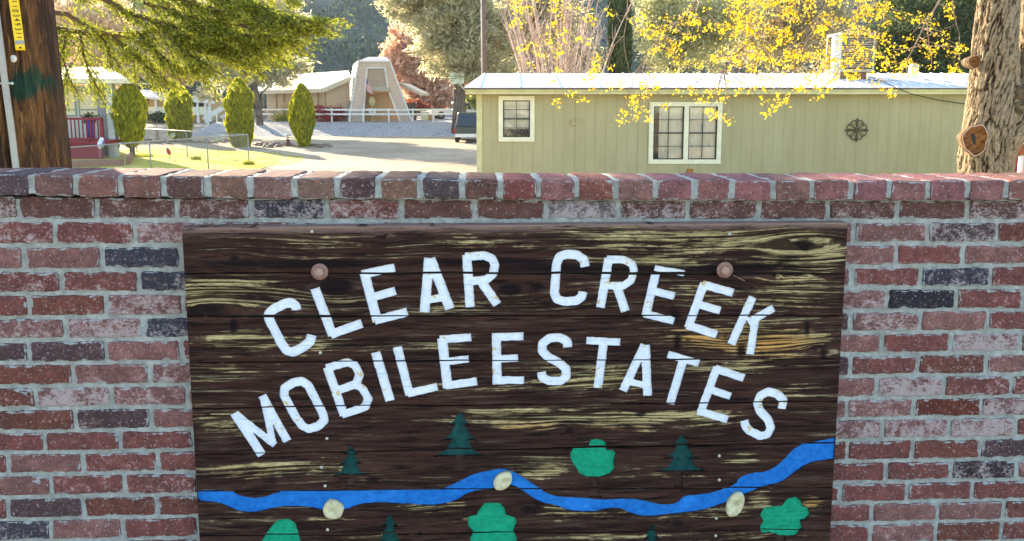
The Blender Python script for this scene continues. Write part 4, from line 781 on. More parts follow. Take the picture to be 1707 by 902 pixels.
for wi, (a, b, z0, z1) in enumerate(wr_):
    m_ = MB(); t_ = .085; y0, y1 = HY - .035, HY - .002
    m_.box(a, b, y0, y1, z0, z0 + t_); m_.box(a, b, y0, y1, z1 - t_, z1); m_.box(a, a + t_, y0, y1, z0 + t_, z1 - t_); m_.box(b - t_, b, y0, y1, z0 + t_, z1 - t_)
    units = [(a + t_, b - t_)]
    if wi: mid_ = X(1144, HY); m_.box(mid_ - .045, mid_ + .045, y0, y1, z0 + t_, z1 - t_); units = [(a + t_, mid_ - .045), (mid_ + .045, b - t_)]
    fr_ = m_.build('window', cream, hm)
    g_ = MB(); mu = MB()
    for (u0, u1) in units:
        zz0, zz1 = z0 + t_, z1 - t_; w_ = .014; yy0, yy1 = HY - .012, HY + .012
        for (p0, p1, q0, q1, tt) in ((u0, u1, zz0, zz0 + .02, 0), (u0, u1, zz1 - .018, zz1, 0), (u0, u0 + .02, zz0, zz1, 1), (u1 - .02, u1, zz0, zz1, 1), (u0, u1, (zz0 + zz1) / 2 - .013, (zz0 + zz1) / 2 + .013, 0), (u0, u1, zz0 * .75 + zz1 * .25 - .005, zz0 * .75 + zz1 * .25 + .005, 0), (u0, u1, zz0 * .25 + zz1 * .75 - .005, zz0 * .25 + zz1 * .75 + .005, 0), ((u0 + u1) / 2 - .005, (u0 + u1) / 2 + .005, zz0, zz1, 1)):
            mu.box(p0, p1, yy0 - .002 * tt, yy1 + .002 * tt, q0, q1)
        g_.box(u0, u1, HY + .014, HY + .018, zz0, zz1)
    mu.build('muntins', darkfr, fr_); g_.build('glass', glass, fr_)
    if wi == 0: wavy(a + t_, b - t_, HY + .05, z0 + .24, z1, curt, fr_)
    else:
        wavy(units[0][0] + .12, units[0][1] - .02, HY + .05, z0, z1, curt, fr_); wavy(units[1][0], units[1][1] - .02, HY + .05, z0, z1, curt, fr_)
    MB().box(a, b, HY + .101, HY + .3, z0 + .03, z0 + .06).build('sill', cream, fr_)
    if wi == 0:
        potm = simple('terracotta_pot', (.3, .12, .06)); pl = leafmat('houseplant_leaves', (.06, .04, .02), (.14, .16, .05), .3)
        for q in range(5):
            x_ = a + t_ + .06 + q * (b - a - 2 * t_ - .12) / 4; t = thing('potted_plant', 'small leafy houseplant on the sill of the smaller mobile home window', 'potted plant', 'houseplants on the window sill'); MB().lathe((x_, HY + .08 + .12, z0 + .06), [(.028, 0), (.04, .07), (.035, .07)], 12).build('pot', potm, t)
            leaves('foliage', np.array([x_, HY + .19, z0 + .2]) + RNG.normal(size=(60, 3)) * np.array([.03, .02, .045]), .035, pl, t, 1.5)
for nm, x0, x1, z0, z1, m in (('vent_hood', 952, 969, 208.5, 199.5, sidm), ('outlet_box', 1148, 1157.5, 288.5, 281.5, simple('orange_brown_box', (.4, .16, .03)))):
    q = MB().box(X(x0, HY), X(x1, HY), HY - .045, HY - .002, Z(z0, HY), Z(z1, HY)); 
    if nm == 'vent_hood': q.box(X(x0, HY) - .01, X(x1, HY) + .01, HY - .07, HY - .003, Z(201, HY), Z(199, HY))
    q.build(nm, m, hm)
lb_ = simple('pale_blue_ornament', (.35, .5, .6)); MB().lathe((X(1171, HY), HY + .06, Z(222, HY)), [(.012, 0), (.03, .03), (.028, .13), (.008, .17)], 12).build('hanging_ornament', lb_, hm)['label'] = 'pale blue ornament hanging inside the larger window'
# wall medallion
md = thing('wall_medallion', 'round dark scrollwork iron ornament on the olive siding', 'wall ornament'); iron = simple('dark_bronze_iron', (.07, .05, .03), rough=.5, metal=.4); c0 = at(1428.5, 217, HY - .03); m_ = MB(); R_ = 19.5 * HY / F
for k in range(8):
    a0 = k * math.pi / 4 + math.pi / 8; cx_, cz_ = c0[0] + R_ * .62 * math.cos(a0), c0[2] + R_ * .62 * math.sin(a0)
    for sg in (1, -1):
        pts = []
        for q in np.linspace(0, 1, 18): an = a0 + math.pi + sg * (0.2 + q * 5.2); rr_ = R_ * .37 * (1 - .6 * q); pts.append((cx_ + math.cos(an) * rr_ + math.cos(a0) * 0, c0[1], cz_ + math.sin(an) * rr_))
        m_.tube(pts, .0055, 5)
for k in range(4):
    a0 = k * math.pi / 2; m_.tube([(c0[0] + math.cos(a0) * R_ * .2, c0[1], c0[2] + math.sin(a0) * R_ * .2), (c0[0] + math.cos(a0) * R_ * .9, c0[1], c0[2] + math.sin(a0) * R_ * .9)], .006, 6); m_.lathe((c0[0] + math.cos(a0) * R_ * .92, c0[1], c0[2] + math.sin(a0) * R_ * .92), [(.016, -.004), (.018, .004)], 10, (0, 1, 0))
m_.build('scrollwork', iron, md); MB().box(c0[0] - .045, c0[0] + .045, c0[1] - .012, c0[1] + .008, c0[2] - .045, c0[2] + .045).build('centre_plate', iron, md)
# things on the roof
def roofz(y): return zE + (zR - zE) * (y - HY + .36) / 2.36
t = thing('roof_cooler', 'pale evaporative cooler with louvred sides standing on the metal roof', 'cooler'); Yc = HY + .9; x0, x1 = X(1394, Yc), X(1452, Yc); zc0, zc1 = Z(120, Yc), Z(54, Yc)
galv = simple('weathered_cooler_metal', (.50, .46, .36), (.38, .3, .2), 3, .6)
m_ = MB(); m_.box(x0, x1, Yc, Yc + .7, zc0, zc0 + .06); m_.box(x0, x1, Yc, Yc + .7, zc1 - .05, zc1)
for xx in (x0, x1 - .04):
    for yy in (Yc, Yc + .66): m_.box(xx, xx + .04, yy, yy + .04, zc0 + .06, zc1 - .05)
m_.build('frame', galv, t); m_ = MB(); k = zc0 + .09
while k < zc1 - .08: m_.hexa([(x0 + .045, Yc + .01, k), (x1 - .045, Yc + .01, k), (x1 - .045, Yc + .04, k + .02), (x0 + .045, Yc + .04, k + .02)], [(x0 + .045, Yc + .01, k + .006), (x1 - .045, Yc + .01, k + .006), (x1 - .045, Yc + .04, k + .026), (x0 + .045, Yc + .04, k + .026)]); k += .045
m_.build('louvres', galv, t); MB().box(x0 + .05, x1 - .05, Yc + .06, Yc + .64, zc0 + .08, zc1 - .06).build('cabinet', simple('shaded_pad', (.14, .11, .07)), t); MB().box(x0 + .03, x1 - .12, Yc + .05, Yc + .6, roofz(Yc) - .05, zc0 - .002).build('base', simple('rusty_brown_curb', (.25, .13, .05), (.15, .08, .04)), t)
t = MB().box(X(1381, Yc), X(1394, Yc) - .01, Yc - .1, Yc + .02, roofz(Yc) - .1, Z(57, Yc)).build('roof_post', simple('flaking_white_post', (.78, .76, .66), (.55, .50, .38), 12)); tag(t, 'thick flaking white post beside the cooler on the roof', 'post')
Yv = HY + 1.0; vx = X(1517, Yv); t = thing('roof_vent', 'square pale roof vent with a small cap on the metal roof', 'vent'); MB().box(vx - .07, vx + .07, Yv - .07, Yv + .07, roofz(Yv) - .05, Z(112, Yv)).build('duct', cream, t); MB().hexa([(vx - .1, Yv - .1, Z(111, Yv)), (vx + .1, Yv - .1, Z(111, Yv)), (vx + .1, Yv + .1, Z(111, Yv)), (vx - .1, Yv + .1, Z(111, Yv))], [(vx - .03, Yv - .03, Z(106, Yv)), (vx + .03, Yv - .03, Z(106, Yv)), (vx + .03, Yv + .03, Z(106, Yv)), (vx - .03, Yv + .03, Z(106, Yv))]).build('cap', cream, t)
pts = [at(*q) for q in ((1448, 133, HY - .36), (1470, 135, HY - .4), (1495, 147, HY - .4), (1520, 157, HY - .4), (1560, 166, HY - .1), (1620, 175, HY - .05))]; tag(MB().tube(pts, .008, 5).build('cable', blk), 'thin black cable drooping from the roof cooler across the fascia', 'cable')
# thin pole behind the roof
p_ = gb(808.5, 42); t = thing('service_pole', 'thin two toned wooden pole rising behind the left end of the metal roof', 'pole'); MB().tube([(p_[0], 42, GZ), (p_[0] - .06, 42, 8.5)], [.135, .11], 12).build('pole', simple('brown_pole_wood', (.24, .13, .09), (.15, .09, .06)), t); MB().tube([(p_[0] - .12, 41.93, GZ), (p_[0] - .17, 41.93, 8.5)], .035, 8).build('conduit', simple('pale_conduit', (.7, .6, .5)), t)
# dishes on the pine trunk
t = thing('dish_pair', 'two pale rounded panels fixed to the trunk of the grey pine', 'antenna'); Yd = 54.6; pm = simple('pale_green_panel', (.66, .68, .50), (.55, .56, .40), 2)
for (a, b) in ((750, 764.5), (764, 774)):
    x0, x1, z0, z1 = X(a, Yd), X(b, Yd), Z(140, Yd), Z(121, Yd); q = MB(); cx_, cz_ = (x0 + x1) / 2, (z0 + z1) / 2; pl_ = [(cx_ + (x1 - x0) / 2 * np.sign(math.cos(u)) * abs(math.cos(u)) ** .5, Yd, cz_ + (z1 - z0) / 2 * np.sign(math.sin(u)) * abs(math.sin(u)) ** .5) for u in np.linspace(0, 2 * math.pi, 25)[:-1]]; q.prism(pl_, (0, .22, 0)).build('panel', pm, t)
MB().bar(at(764, 138, Yd + .2), at(775, 150, Yd + .6), .08).build('bracket', pm, t)
# ---------------- A-frame house
hs = thing('a_frame_house', 'tan ranch house with a tapering A frame tower, louvred panel and pale gravel roof', 'house'); AY = 62.
lap, nt, out = mat('tan_lap_siding'); n = N(nt); co = n.coord(); sp = n.new('ShaderNodeSeparateXYZ'); nt.links.new(co, sp.inputs[0]); fz = n.math('FRACT', n.math('MULTIPLY', sp.outputs[2], 3.6)); gv = n.ramp(fz, 0, .12, 1, 0)
c = n.mix(n.ramp(n.noise(co, 1.2, 4, .6), .3, .7), (.58, .46, .37), (.66, .53, .43)); c = n.mix(n.math('MULTIPLY', gv, .6), c, (.34, .27, .21)); n.bsdf(out, c, .8, n.bump(fz, .02), spec=.2)
A = lambda px, py, dy=0.: tuple(at(px, py, AY + dy))
m_ = MB(); dv = (0, .25, 0)
m_.prism([A(581, 205), A(605, 205), A(612, 113), A(612, 102), A(598, 102)], dv); m_.prism([A(612, 102), A(612, 113), A(642, 113), A(642, 102)], dv); m_.prism([A(668, 205), A(688, 205), A(650, 102), A(642, 102), A(642, 113), A(648, 150)], dv)
m_.prism([A(581, 205, .25), A(598, 102, .25), (A(598, 102)[0] - 1.8, AY + 7, A(598, 102)[2]), (A(581, 205)[0] - 1.8, AY + 7, A(581, 205)[2])], (.15, 0, 0)); m_.prism([A(688, 205, .25), A(650, 102, .25), (A(650, 102)[0] - 1.8, AY + 7, A(650, 102)[2]), (A(688, 205)[0] - 1.8, AY + 7, A(688, 205)[2])], (-.15, 0, 0))
m_.build('tower_wall', lap, hs)
side = simple('white_shingle_side', (.74, .72, .64), (.62, .59, .5), 3)
q = MB(); a, b = np.array(A(581, 205, .02)), np.array(A(598, 102, .02)); d7 = np.array([-1.68, 6.5, 0])
for k in range(15):
    p0, p1 = a + (b - a) * (k / 15), a + (b - a) * ((k + 1) / 15 + .01)
    q.hexa([p0 + (-.12, 0, 0), p0 + (-.02, 0, 0), p1 + (-.02, 0, 0), p1 + (-.05, 0, 0)], [p0 + d7 + (-.12, 0, 0), p0 + d7 + (-.02, 0, 0), p1 + d7 + (-.02, 0, 0), p1 + d7 + (-.05, 0, 0)])
q.build('tower_side', side, hs)
lou = MB(); lou.prism([A(609, 146, .12), A(612, 111, .12), A(642, 111, .12), A(648, 146, .12)], (0, .1, 0)); zb_, zt_ = Z(144, AY), Z(114, AY); k = 0
while zb_ + k * .11 < zt_ - .06:
    z_ = zb_ + k * .11; f = k * .11 / (zt_ - zb_); xa_, xb_ = X(610 + 2 * f, AY), X(647 - 5 * f, AY); lou.box(xa_, xb_, AY + .07, AY + .118, z_, z_ + .075); k += 1
lou.build('louvred_panel', simple('tan_louvre', (.52, .41, .32), (.45, .35, .27), 4), hs)
MB().prism([A(611, 151, -.3), A(611, 144, .1), A(647, 144, .1), A(649, 151, -.3)], (0, 0, -.06)).build('ledge', simple('grey_ledge', (.52, .50, .40)), hs); MB().prism([A(616, 154, -.35), A(616, 150.5, -.35), A(649, 150.5, -.35), A(650, 154, -.35)], (0, .5, 0)).build('porch_beam', simple('orange_beam', (.50, .32, .15)), hs)
MB().prism([A(602, 205, 1.3), A(606, 149, 1.3), A(650, 149, 1.3), A(671, 205, 1.3)], (0, .1, 0)).build('porch_back_wall', simple('ochre_porch_wall', (.62, .42, .22), (.5, .33, .16)), hs)
for a, b in (((581, 205), (598, 102)), ((688, 205), (650, 102)), ((598, 102.5), (650, 102.5)), ((604.5, 205), (612, 113)), ((668, 205), (648.5, 153)), ((612, 113), (642, 113)), ((642, 113), (646.5, 146))): MB().bar(A(*a, -.06), A(*b, -.06), .12, .12, up=(0, 1, 0)).build('white_trim', white, hs)
xa_, xb_, zz_ = A(597, 101.6, -.15)[0], A(651, 101.6, -.15)[0], A(597, 101.6, -.15)[2]
MB().hexa([(xa_, AY - .15, zz_), (xb_, AY - .15, zz_), (xb_ - 1.8, AY + 7.2, zz_), (xa_ - 1.8, AY + 7.2, zz_)], [(xa_ + .5, AY + 1.5, zz_ + .4), (xb_ - .6, AY + 1.5, zz_ + .4), (xb_ - 1.5, AY + 5, zz_ + .4), (xa_ - .4, AY + 5, zz_ + .4)]).build('tower_roof', simple('grey_shingle', (.46, .46, .47), (.34, .34, .36)), hs)
# left wing
def pt(px, py, Y): return np.array(at(px, py, Y))
Aw, Bw, Cw, Dw = pt(423, 155, 65), pt(536, 152, 60.3), pt(585, 131, 62.5), pt(450, 130, 71); rf = MB(); rf.prism([Aw, Bw, Cw, Cw * 0 + pt(581, 121, 66), Dw], (0, 0, .18)); rf.build('wing_roof', simple('pale_gravel_roof', (.66, .62, .52), (.56, .52, .42), 4), hs)
wl = MB(); ww = [np.array([Aw[0] + .8, Aw[1] + .8]), np.array([Bw[0] - .3, Bw[1] + 1.0]), np.array([X(584, 63), 63.0])]
def wallseg(mb, p, q, z0, z1p, z1q, th=.15): mb.hexa([(p[0], p[1], z0), (q[0], q[1], z0), (q[0], q[1] + th, z0), (p[0], p[1] + th, z0)], [(p[0], p[1], z1p), (q[0], q[1], z1q), (q[0], q[1] + th, z1q), (p[0], p[1] + th, z1p)])
wallseg(wl, ww[0], ww[1], GZ, Aw[2] + .02, Bw[2]); wallseg(wl, ww[1] + (.0, .004), ww[2], GZ, Bw[2] - .02, Cw[2] - .1); wl.build('wing_wall', tan, hs)
fa = MB(); fa.bar(Aw + (0, -.04, .04), Bw + (0, -.04, .04), .1, .3); fa.bar(Bw + (.05, -.04, .05), Cw + (0, -.04, .02), .1, .34); fa.build('wing_fascia', simple('pale_tan_fascia', (.66, .60, .46)), hs)
brpm = simple('brown_post', (.35, .22, .12))
for px in (440, 462, 475, 531, 543):
    po = MB(); yy = np.interp(X(px, 63), [Aw[0], Bw[0]], [Aw[1], Bw[1]]) + .25; po.box(X(px, yy) - .05, X(px, yy) + .05, yy, yy + .1, TZ - .3, np.interp(X(px, 63), [Aw[0], Bw[0]], [Aw[2], Bw[2]])); po.build('porch_post', brpm, hs)
MB().prism([pt(488, 164, 63.0), pt(498, 164, 62.8), pt(498, 172, 62.8), pt(488, 172, 63.0)], (0, .05, 0)).build('window', inside_m, hs)
for px in (552, 560): MB().tube([pt(px, 128, 68), pt(px, 119, 68)], .05, 8).build('flue_pipe', steel, hs)
# right wing
rf = MB(); rf.prism([pt(664, 137, 63), pt(700, 155, 62.3), pt(700, 159, 62.3), pt(666, 142, 63)], (0, 7, 0)); rf.build('side_roof', simple('tan_roof_edge', (.60, .50, .36)), hs)
MB().box(X(676, 66), X(694, 66), 66, 66.2, TZ - .1, Z(172, 66)).build('side_wall', simple('dark_carport', (.14, .10, .07)), hs)
# porch lamp globe & pots
t = thing('porch_statue', 'pale rounded lamp globe on a stand inside the tower porch', 'lamp'); gp = at(620, 168, AY + .5); MB().lathe((gp[0], gp[1], TZ), [(.2, 0), (.2, .06), (.04, .1), (.04, gp[2] - TZ - .45), (.22, gp[2] - TZ - .35), (.3, gp[2] - TZ), (.22, gp[2] - TZ + .25), (.05, gp[2] - TZ + .35)], 16).build('globe', simple('warm_pale_globe', (.66, .56, .30)), t)
for px in (618, 624): MB().lathe(tuple(np.array([X(px, AY - .5), AY - .5, Z(181, AY)])), [(.12, -.5), (.15, 0), (.13, .0)], 10).build('pot', white, t)
# flag
fg = thing('flag', 'flag with red and white stripes and blue corner hanging beside the tower porch', 'flag'); Yf = AY - .9; pole = [A(603, 126, -.1), A(607, 118, -.9)]; MB().tube([A(606, 172, -.1), A(612, 127, -.9)], .035, 6).build('pole', white, fg)
fr_ = simple('flag_red', (.5, .02, .04)); fb = simple('flag_blue', (.03, .05, .25)); TL, TR, BL, BR = [np.array(at(*q)) for q in ((605, 121, Yf), (608.5, 119.5, Yf), (603.5, 147, Yf), (611.5, 139, Yf))]
def fgrid(f0, f1, g0, g1, off):
    us = np.linspace(f0, f1, 5); vs = np.linspace(g0, g1, 13); V = []
    for v in vs:
        for u in us:
            a = TL + (BL - TL) * v; wd = .10 + .30 * min(1, v * 1.5); mid = np.array(at(612 + 5.5 * v, 129 + 25 * v, Yf)); V.append(mid + np.array([(u - .5) * wd * 1.15, .05 * math.sin(v * 8 + u * 5) - off, -(u - .2) * .22 * 1]))
    return V, [(j * 5 + i, j * 5 + i + 1, j * 5 + 6 + i, j * 5 + 5 + i) for j in range(12) for i in range(4)]
for k in range(13):
    V, Fs = fgrid(k / 13, (k + 1) / 13, 0, 1, 0); mesh_np('stripe', V, Fs, fr_ if k % 2 == 0 else white, fg, True)
V, Fs = fgrid(0, 7 / 13, 0, .42, .015); mesh_np('canton', V, Fs, fb, fg, True)
# rail fence on the bank
def railfence(name, label, pts, zt_, rails, post_px, m, hw=.05, rh=.13):
    t = thing(name, label, 'fence')
    for rz in rails:
        q = MB()
        for a, b in zip(pts[:-1], pts[1:]): q.bar((a[0], a[1], zt_[0] + rz), (b[0], b[1], zt_[1] + rz if len(zt_) > 1 else zt_[0] + rz), .04, rh)
        q.build('rail', m, t)
    for (x_, y_) in post_px: MB().box(x_ - hw, x_ + hw, y_ + .03, y_ + .03 + 2 * hw, zt_[0] - .15, zt_[0] + max(rails) + .1).build('post', m, t)
    return t
zb_ = TZ; pY = 60.4; zr1, zr2 = Z(183, pY) - zb_, Z(190.5, pY) - zb_
railfence('rail_fence', 'white two rail fence along the top of the gravel bank before the A frame', [(X(438, 61.5), 61.5), (X(552, pY), pY), (X(690, pY), pY), (X(752, 62), 62)], [zb_], [zr1, zr2], [(X(p, pY), pY) for p in (553, 583, 606, 648, 688, 722)] + [(X(470, 61), 61), (X(510, 60.8), 60.8)], white)
# white mobile home on the left
wh_ = thing('white_mobile_home', 'distant white roofed mobile home with a tan porch seen between the cypresses', 'mobile home'); Y = 85
B_ = lambda x0, x1, y0, y1, Y0, dp: (X(x0, Y0), X(x1, Y0), Y0, Y0 + dp, Z(y1, Y0), Z(y0, Y0))
def bx(m, name, par, x0, x1, ytop, ybot, Y0, dp): return MB().box(*B_(x0, x1, ytop, ybot, Y0, dp)).build(name, m, par)
ochre = simple('ochre_wall', (.62, .42, .17), (.55, .36, .15)); bx(ochre, 'wall', wh_, 226, 352, 160, 202, Y + 1.6, 4); bx(cream, 'porch_panel', wh_, 248, 352, 178, 192, Y, .1)
rf = MB().prism([pt(222, 163, Y - .6), pt(358, 173, Y - .6), pt(352, 170, Y - .6 + 4), pt(245, 153, Y + 4), pt(226, 154, Y + 4)], (0, 0, .25)); rf.build('roof', roofm, wh_)
[MB().box(X(p, Y) - .12, X(p, Y) + .12, Y - .15, Y + .05, GZ, Z(166, Y)).build('porch_post', white, wh_) for p in (243, 262, 277, 331, 344, 351)]; bx(inside_m, 'window', wh_, 318, 329, 171, 180, Y + 1.5, .08); bx(inside_m, 'window', wh_, 333, 343, 172, 181, Y + 1.5, .08); bx(inside_m, 'door', wh_, 246, 249, 165, 195, Y + 1.5, .08)
e = px_ell(268, 196, Y - 1, 20, 6); t = thing('shrub', 'low dark shrub in front of the distant white mobile home', 'shrub'); P_, D_, cs = crown_points([e], 20, 60, .6, .3); P_[:, 2] = np.maximum(P_[:, 2], GZ); leaves('foliage', P_, .25, pine_d, t, 1.5)
# boat ramp like white stair rails
t = thing('outdoor_stairs', 'white handrails of wooden outdoor stairs left of the leaning pine', 'stairs'); Y = 66
for (a, b) in (((338, 198), (369, 179)), ((352, 194), (382, 176)), ((368, 196), (392, 184))): MB().bar(pt(*a, Y), pt(*b, Y + 1), .12, .22).build('handrail', white, t)
[MB().box(X(p, Y) - .06, X(p, Y) + .06, Y + .2, Y + .3, GZ, Z(yy, Y)).build('post', white, t) for p, yy in ((345, 194), (360, 187), (371, 196), (375, 180))]
q = MB(); [q.box(X(345 + k * 6, Y), X(352 + k * 6, Y), Y + .4, Y + 1.6, GZ, Z(203 - k * 2.6, Y)) for k in range(6)]; q.build('steps', simple('weathered_step_wood', (.34, .26, .17), (.22, .17, .12)), t)
# ---------------- porch house at the left
ph = thing('porch_house', 'pale green grey house with big cream windows behind the red deck', 'house'); Y = 36.
pg = simple('pale_grey_green_wall', (.50, .56, .50), (.44, .5, .45)); wx0, wx1 = X(-40, Y), X(176, Y); wt, wb = Z(143, Y), GZ
wm = MB(); holes = [(X(95, Y), X(129, Y)), (X(133, Y), X(166, Y))]; hz0, hz1 = Z(194, Y), Z(150, Y)
wm.box(wx0, holes[0][0], Y, Y + .15, wb, wt); wm.box(holes[0][1], holes[1][0], Y, Y + .15, wb, wt); wm.box(holes[1][1], wx1, Y, Y + .15, wb, wt)
for h_ in holes: wm.box(h_[0], h_[1], Y, Y + .15, wb, hz0); wm.box(h_[0], h_[1], Y, Y + .15, hz1, wt)
wm.hexa([(wx1 - .15, Y + .15, wb), (wx1, Y + .15, wb), (wx1 - 3.2, Y + 6, wb), (wx1 - 3.35, Y + 6, wb)], [(wx1 - .15, Y + .15, wt), (wx1, Y + .15, wt), (wx1 - 3.2, Y + 6, wt), (wx1 - 3.35, Y + 6, wt)]); wm.build('wall', pg, ph)
for h_ in holes:
    m_ = MB(); m_.box(h_[0], h_[1], Y - .03, Y - .002, hz0, hz0 + .07); m_.box(h_[0], h_[1], Y - .03, Y - .002, hz1 - .07, hz1); m_.box(h_[0], h_[0] + .06, Y - .03, Y - .002, hz0 + .07, hz1 - .07); m_.box(h_[1] - .06, h_[1], Y - .03, Y - .002, hz0 + .07, hz1 - .07); m_.box(h_[0] + .06, h_[1] - .06, Y - .028, Y - .004, Z(184, Y), Z(182, Y)); w_ = m_.build('window', steel, ph); MB().box(h_[0] + .06, h_[1] - .06, Y + .02, Y + .03, hz0 + .07, hz1 - .07).build('blind', simple('cream_blind', (.75, .70, .48), (.68, .63, .42), 1.5), w_)
MB().box(X(179, 34.6), X(190, 34.6), 34.6, 34.9, GZ, Z(138, 34.6)).build('porch_post', simple('pale_porch_post', (.66, .68, .60)), ph); MB().box(X(165, 35.5), X(177, 35.5), 35.5, 35.7, GZ, Z(143, 35.5)).build('downspout', steel, ph)
r0, r1 = pt(-60, 133, 34.2), pt(216, 133.5, 34.2); q = MB(); q.prism([r0, r1, pt(178, 114, 38), pt(-60, 114, 38)], (0, 0, .06));  q.build('roof', simple('pale_shingle_roof', (.70, .64, .52), (.60, .55, .45), 5), ph)
q = MB(); q.box(r0[0], r1[0], 34.15, 34.2, Z(139, 34.2), Z(134, 34.2)); q.box(r0[0], r1[0] - .05, 34.2, Y + .2, Z(139, 34.2) - .002, Z(139, 34.2) + .03); q.build('eave', simple('cream_eave', (.74, .70, .50)), ph)
dk = thing('red_deck', 'dark red stained wooden deck with baluster railing in front of the porch house', 'deck'); Yd = 33.4; dx0, dx1 = X(20, Yd), X(170, Yd)
MB().box(dx0, dx1, Yd, Yd + .1, Z(200, Yd), Z(196, Yd)).build('top_rail', redw, dk); MB().box(dx0, dx1, Yd, Yd + .08, Z(233, Yd), Z(230, Yd)).build('bottom_rail', redw, dk); MB().box(dx0, dx1 + .1, Yd - .02, Yd + 2.4, Z(240, Yd), Z(235, Yd)).build('platform', redw, dk); MB().box(dx0, dx1 - .1, Yd + .1, Yd + .14, GZ, Z(240, Yd) - .002).build('skirt', redw, dk)
x_ = dx1 - .07; i_ = 0
while x_ > dx0 and i_ < 30: MB().box(x_, x_ + .045, Yd + .02, Yd + .06, Z(230, Yd), Z(200, Yd)).build('baluster', redw, dk); x_ -= .165; i_ += 1
MB().box(dx1 - .11, dx1, Yd - .01, Yd + .11, Z(237, Yd), Z(197, Yd) + .01).build('post', redw, dk)
t = thing('potted_plant', 'dark leafy plant pot sitting on the red deck behind the railing', 'potted plant'); q = at(150, 196, Yd + .6); MB().lathe((q[0], q[1], Z(235, Yd) ), [(.14, 0), (.2, .9), (.18, .9)], 12).build('pot', simple('purple_pot', (.12, .05, .25)), t); leaves('foliage', q + RNG.normal(size=(160, 3)) * np.array([.2, .1, .1]), .09, pine_d, t)
pb = thing('brick_planter', 'low brown brick planter edging at the foot of the red deck', 'planter'); bk_ = simple('brown_planter_brick', (.32, .17, .10), (.22, .12, .08), 9); g0, g1, g2 = ground(110, 280), ground(201, 277), ground(217, 266)
q = MB(); q.hexa([(g0[0], g0[1], GZ), (g1[0], g1[1], GZ), (g1[0], g1[1] + .3, GZ), (g0[0], g0[1] + .3, GZ)], [(g0[0], g0[1], GZ + .26), (g1[0], g1[1], GZ + .26), (g1[0], g1[1] + .3, GZ + .26), (g0[0], g0[1] + .3, GZ + .26)]); q.build('brick_edge', bk_, pb)
q = MB(); q.hexa([(g1[0] + .02, g1[1] + .4, GZ), (g2[0], g2[1], GZ), (g2[0], g2[1] + .3, GZ), (g1[0] + .02, g1[1] + .7, GZ)], [(g1[0] + .02, g1[1] + .4, GZ + .3), (g2[0], g2[1], GZ + .3), (g2[0], g2[1] + .3, GZ + .3), (g1[0] + .02, g1[1] + .7, GZ + .3)]); q.build('brick_edge', bk_, pb)
# ---------------- chain link fence and gate
fz = GZ + 1.18
def chain(name, label, A0, B0, posts, mesh=True, wire=.0024):
    t = thing(name, label, 'fence'); a, b = np.array(A0, float), np.array(B0, float); L_ = np.linalg.norm(b - a); d = (b - a) / L_
    MB().tube([(a[0], a[1], fz), (b[0], b[1], fz)], .021, 8).build('top_rail', steel, t)
    for f in posts: p = a + d * L_ * f; MB().tube([(p[0], p[1], GZ - .1), (p[0], p[1], fz + .03)], .024, 8).build('post', steel, t)
    H = 1.12; st_ = .10; q = MB(); s = -H
    while s < L_:
        for sg in (1, -1):
            s0, s1 = max(s, 0), min(s + H, L_)
            if s1 - s0 > .02:
                z0 = (s0 - s) if sg > 0 else H - (s0 - s); z1 = (s1 - s) if sg > 0 else H - (s1 - s); p0, p1 = a + d * s0, a + d * s1; q.tube([(p0[0], p0[1] + .004 * sg, GZ + .03 + z0), (p1[0], p1[1] + .004 * sg, GZ + .03 + z1)], wire, 3, cap=False)
        s += st_
    q.build('wire_mesh', steel, t); return t
PA, PC, PG = (X(106, 22.7, 245), 22.7), (X(413, 31, 224), 31.), (X(226, 38, 213), 38.)
PA0 = (PA[0] - 1.6 * (PC[0] - PA[0]) / 8.3, PA[1] - 1.6)
chain('chain_link_fence', 'galvanised chain link fence running from the utility pole to the corner by the third cypress', PA, PC, [0, .19 + .2, .72, 1.])
chain('chain_link_fence', 'rear stretch of chain link fence from the gate to the fence corner', PG, PC, [0, .5])
gt = thing('chain_link_gate', 'small rounded steel gate at the rear of the chain link fence', 'gate'); gxx0, gxx1 = X(190, 38.5), X(224, 38.3); q = MB()
pts = [(gxx0, 38.4, fz - .02), (gxx1 - .2, 38.4, fz - .02)] + [(gxx1 - .2 + .18 * math.sin(u), 38.4, fz - .2 + .18 * math.cos(u)) for u in np.linspace(.3, 1.57, 5)] + [(gxx1 - .02, 38.4, GZ + .08), (gxx0, 38.4, GZ + .08), (gxx0, 38.4, fz - .02)]; q.tube(pts, .022, 7).build('frame', steel, gt)
q = MB(); s = gxx0
while s < gxx1 - .1: q.tube([(s, 38.4, GZ + .1), (min(s + .6, gxx1), 38.4, GZ + .1 + min(.6, gxx1 - s) * 1.7)], .003, 3); q.tube([(s, 38.41, fz - .1), (min(s + .6, gxx1), 38.41, fz - .1 - min(.6, gxx1 - s) * 1.7)], .003, 3); s += .09
q.build('wire_mesh', steel, gt)
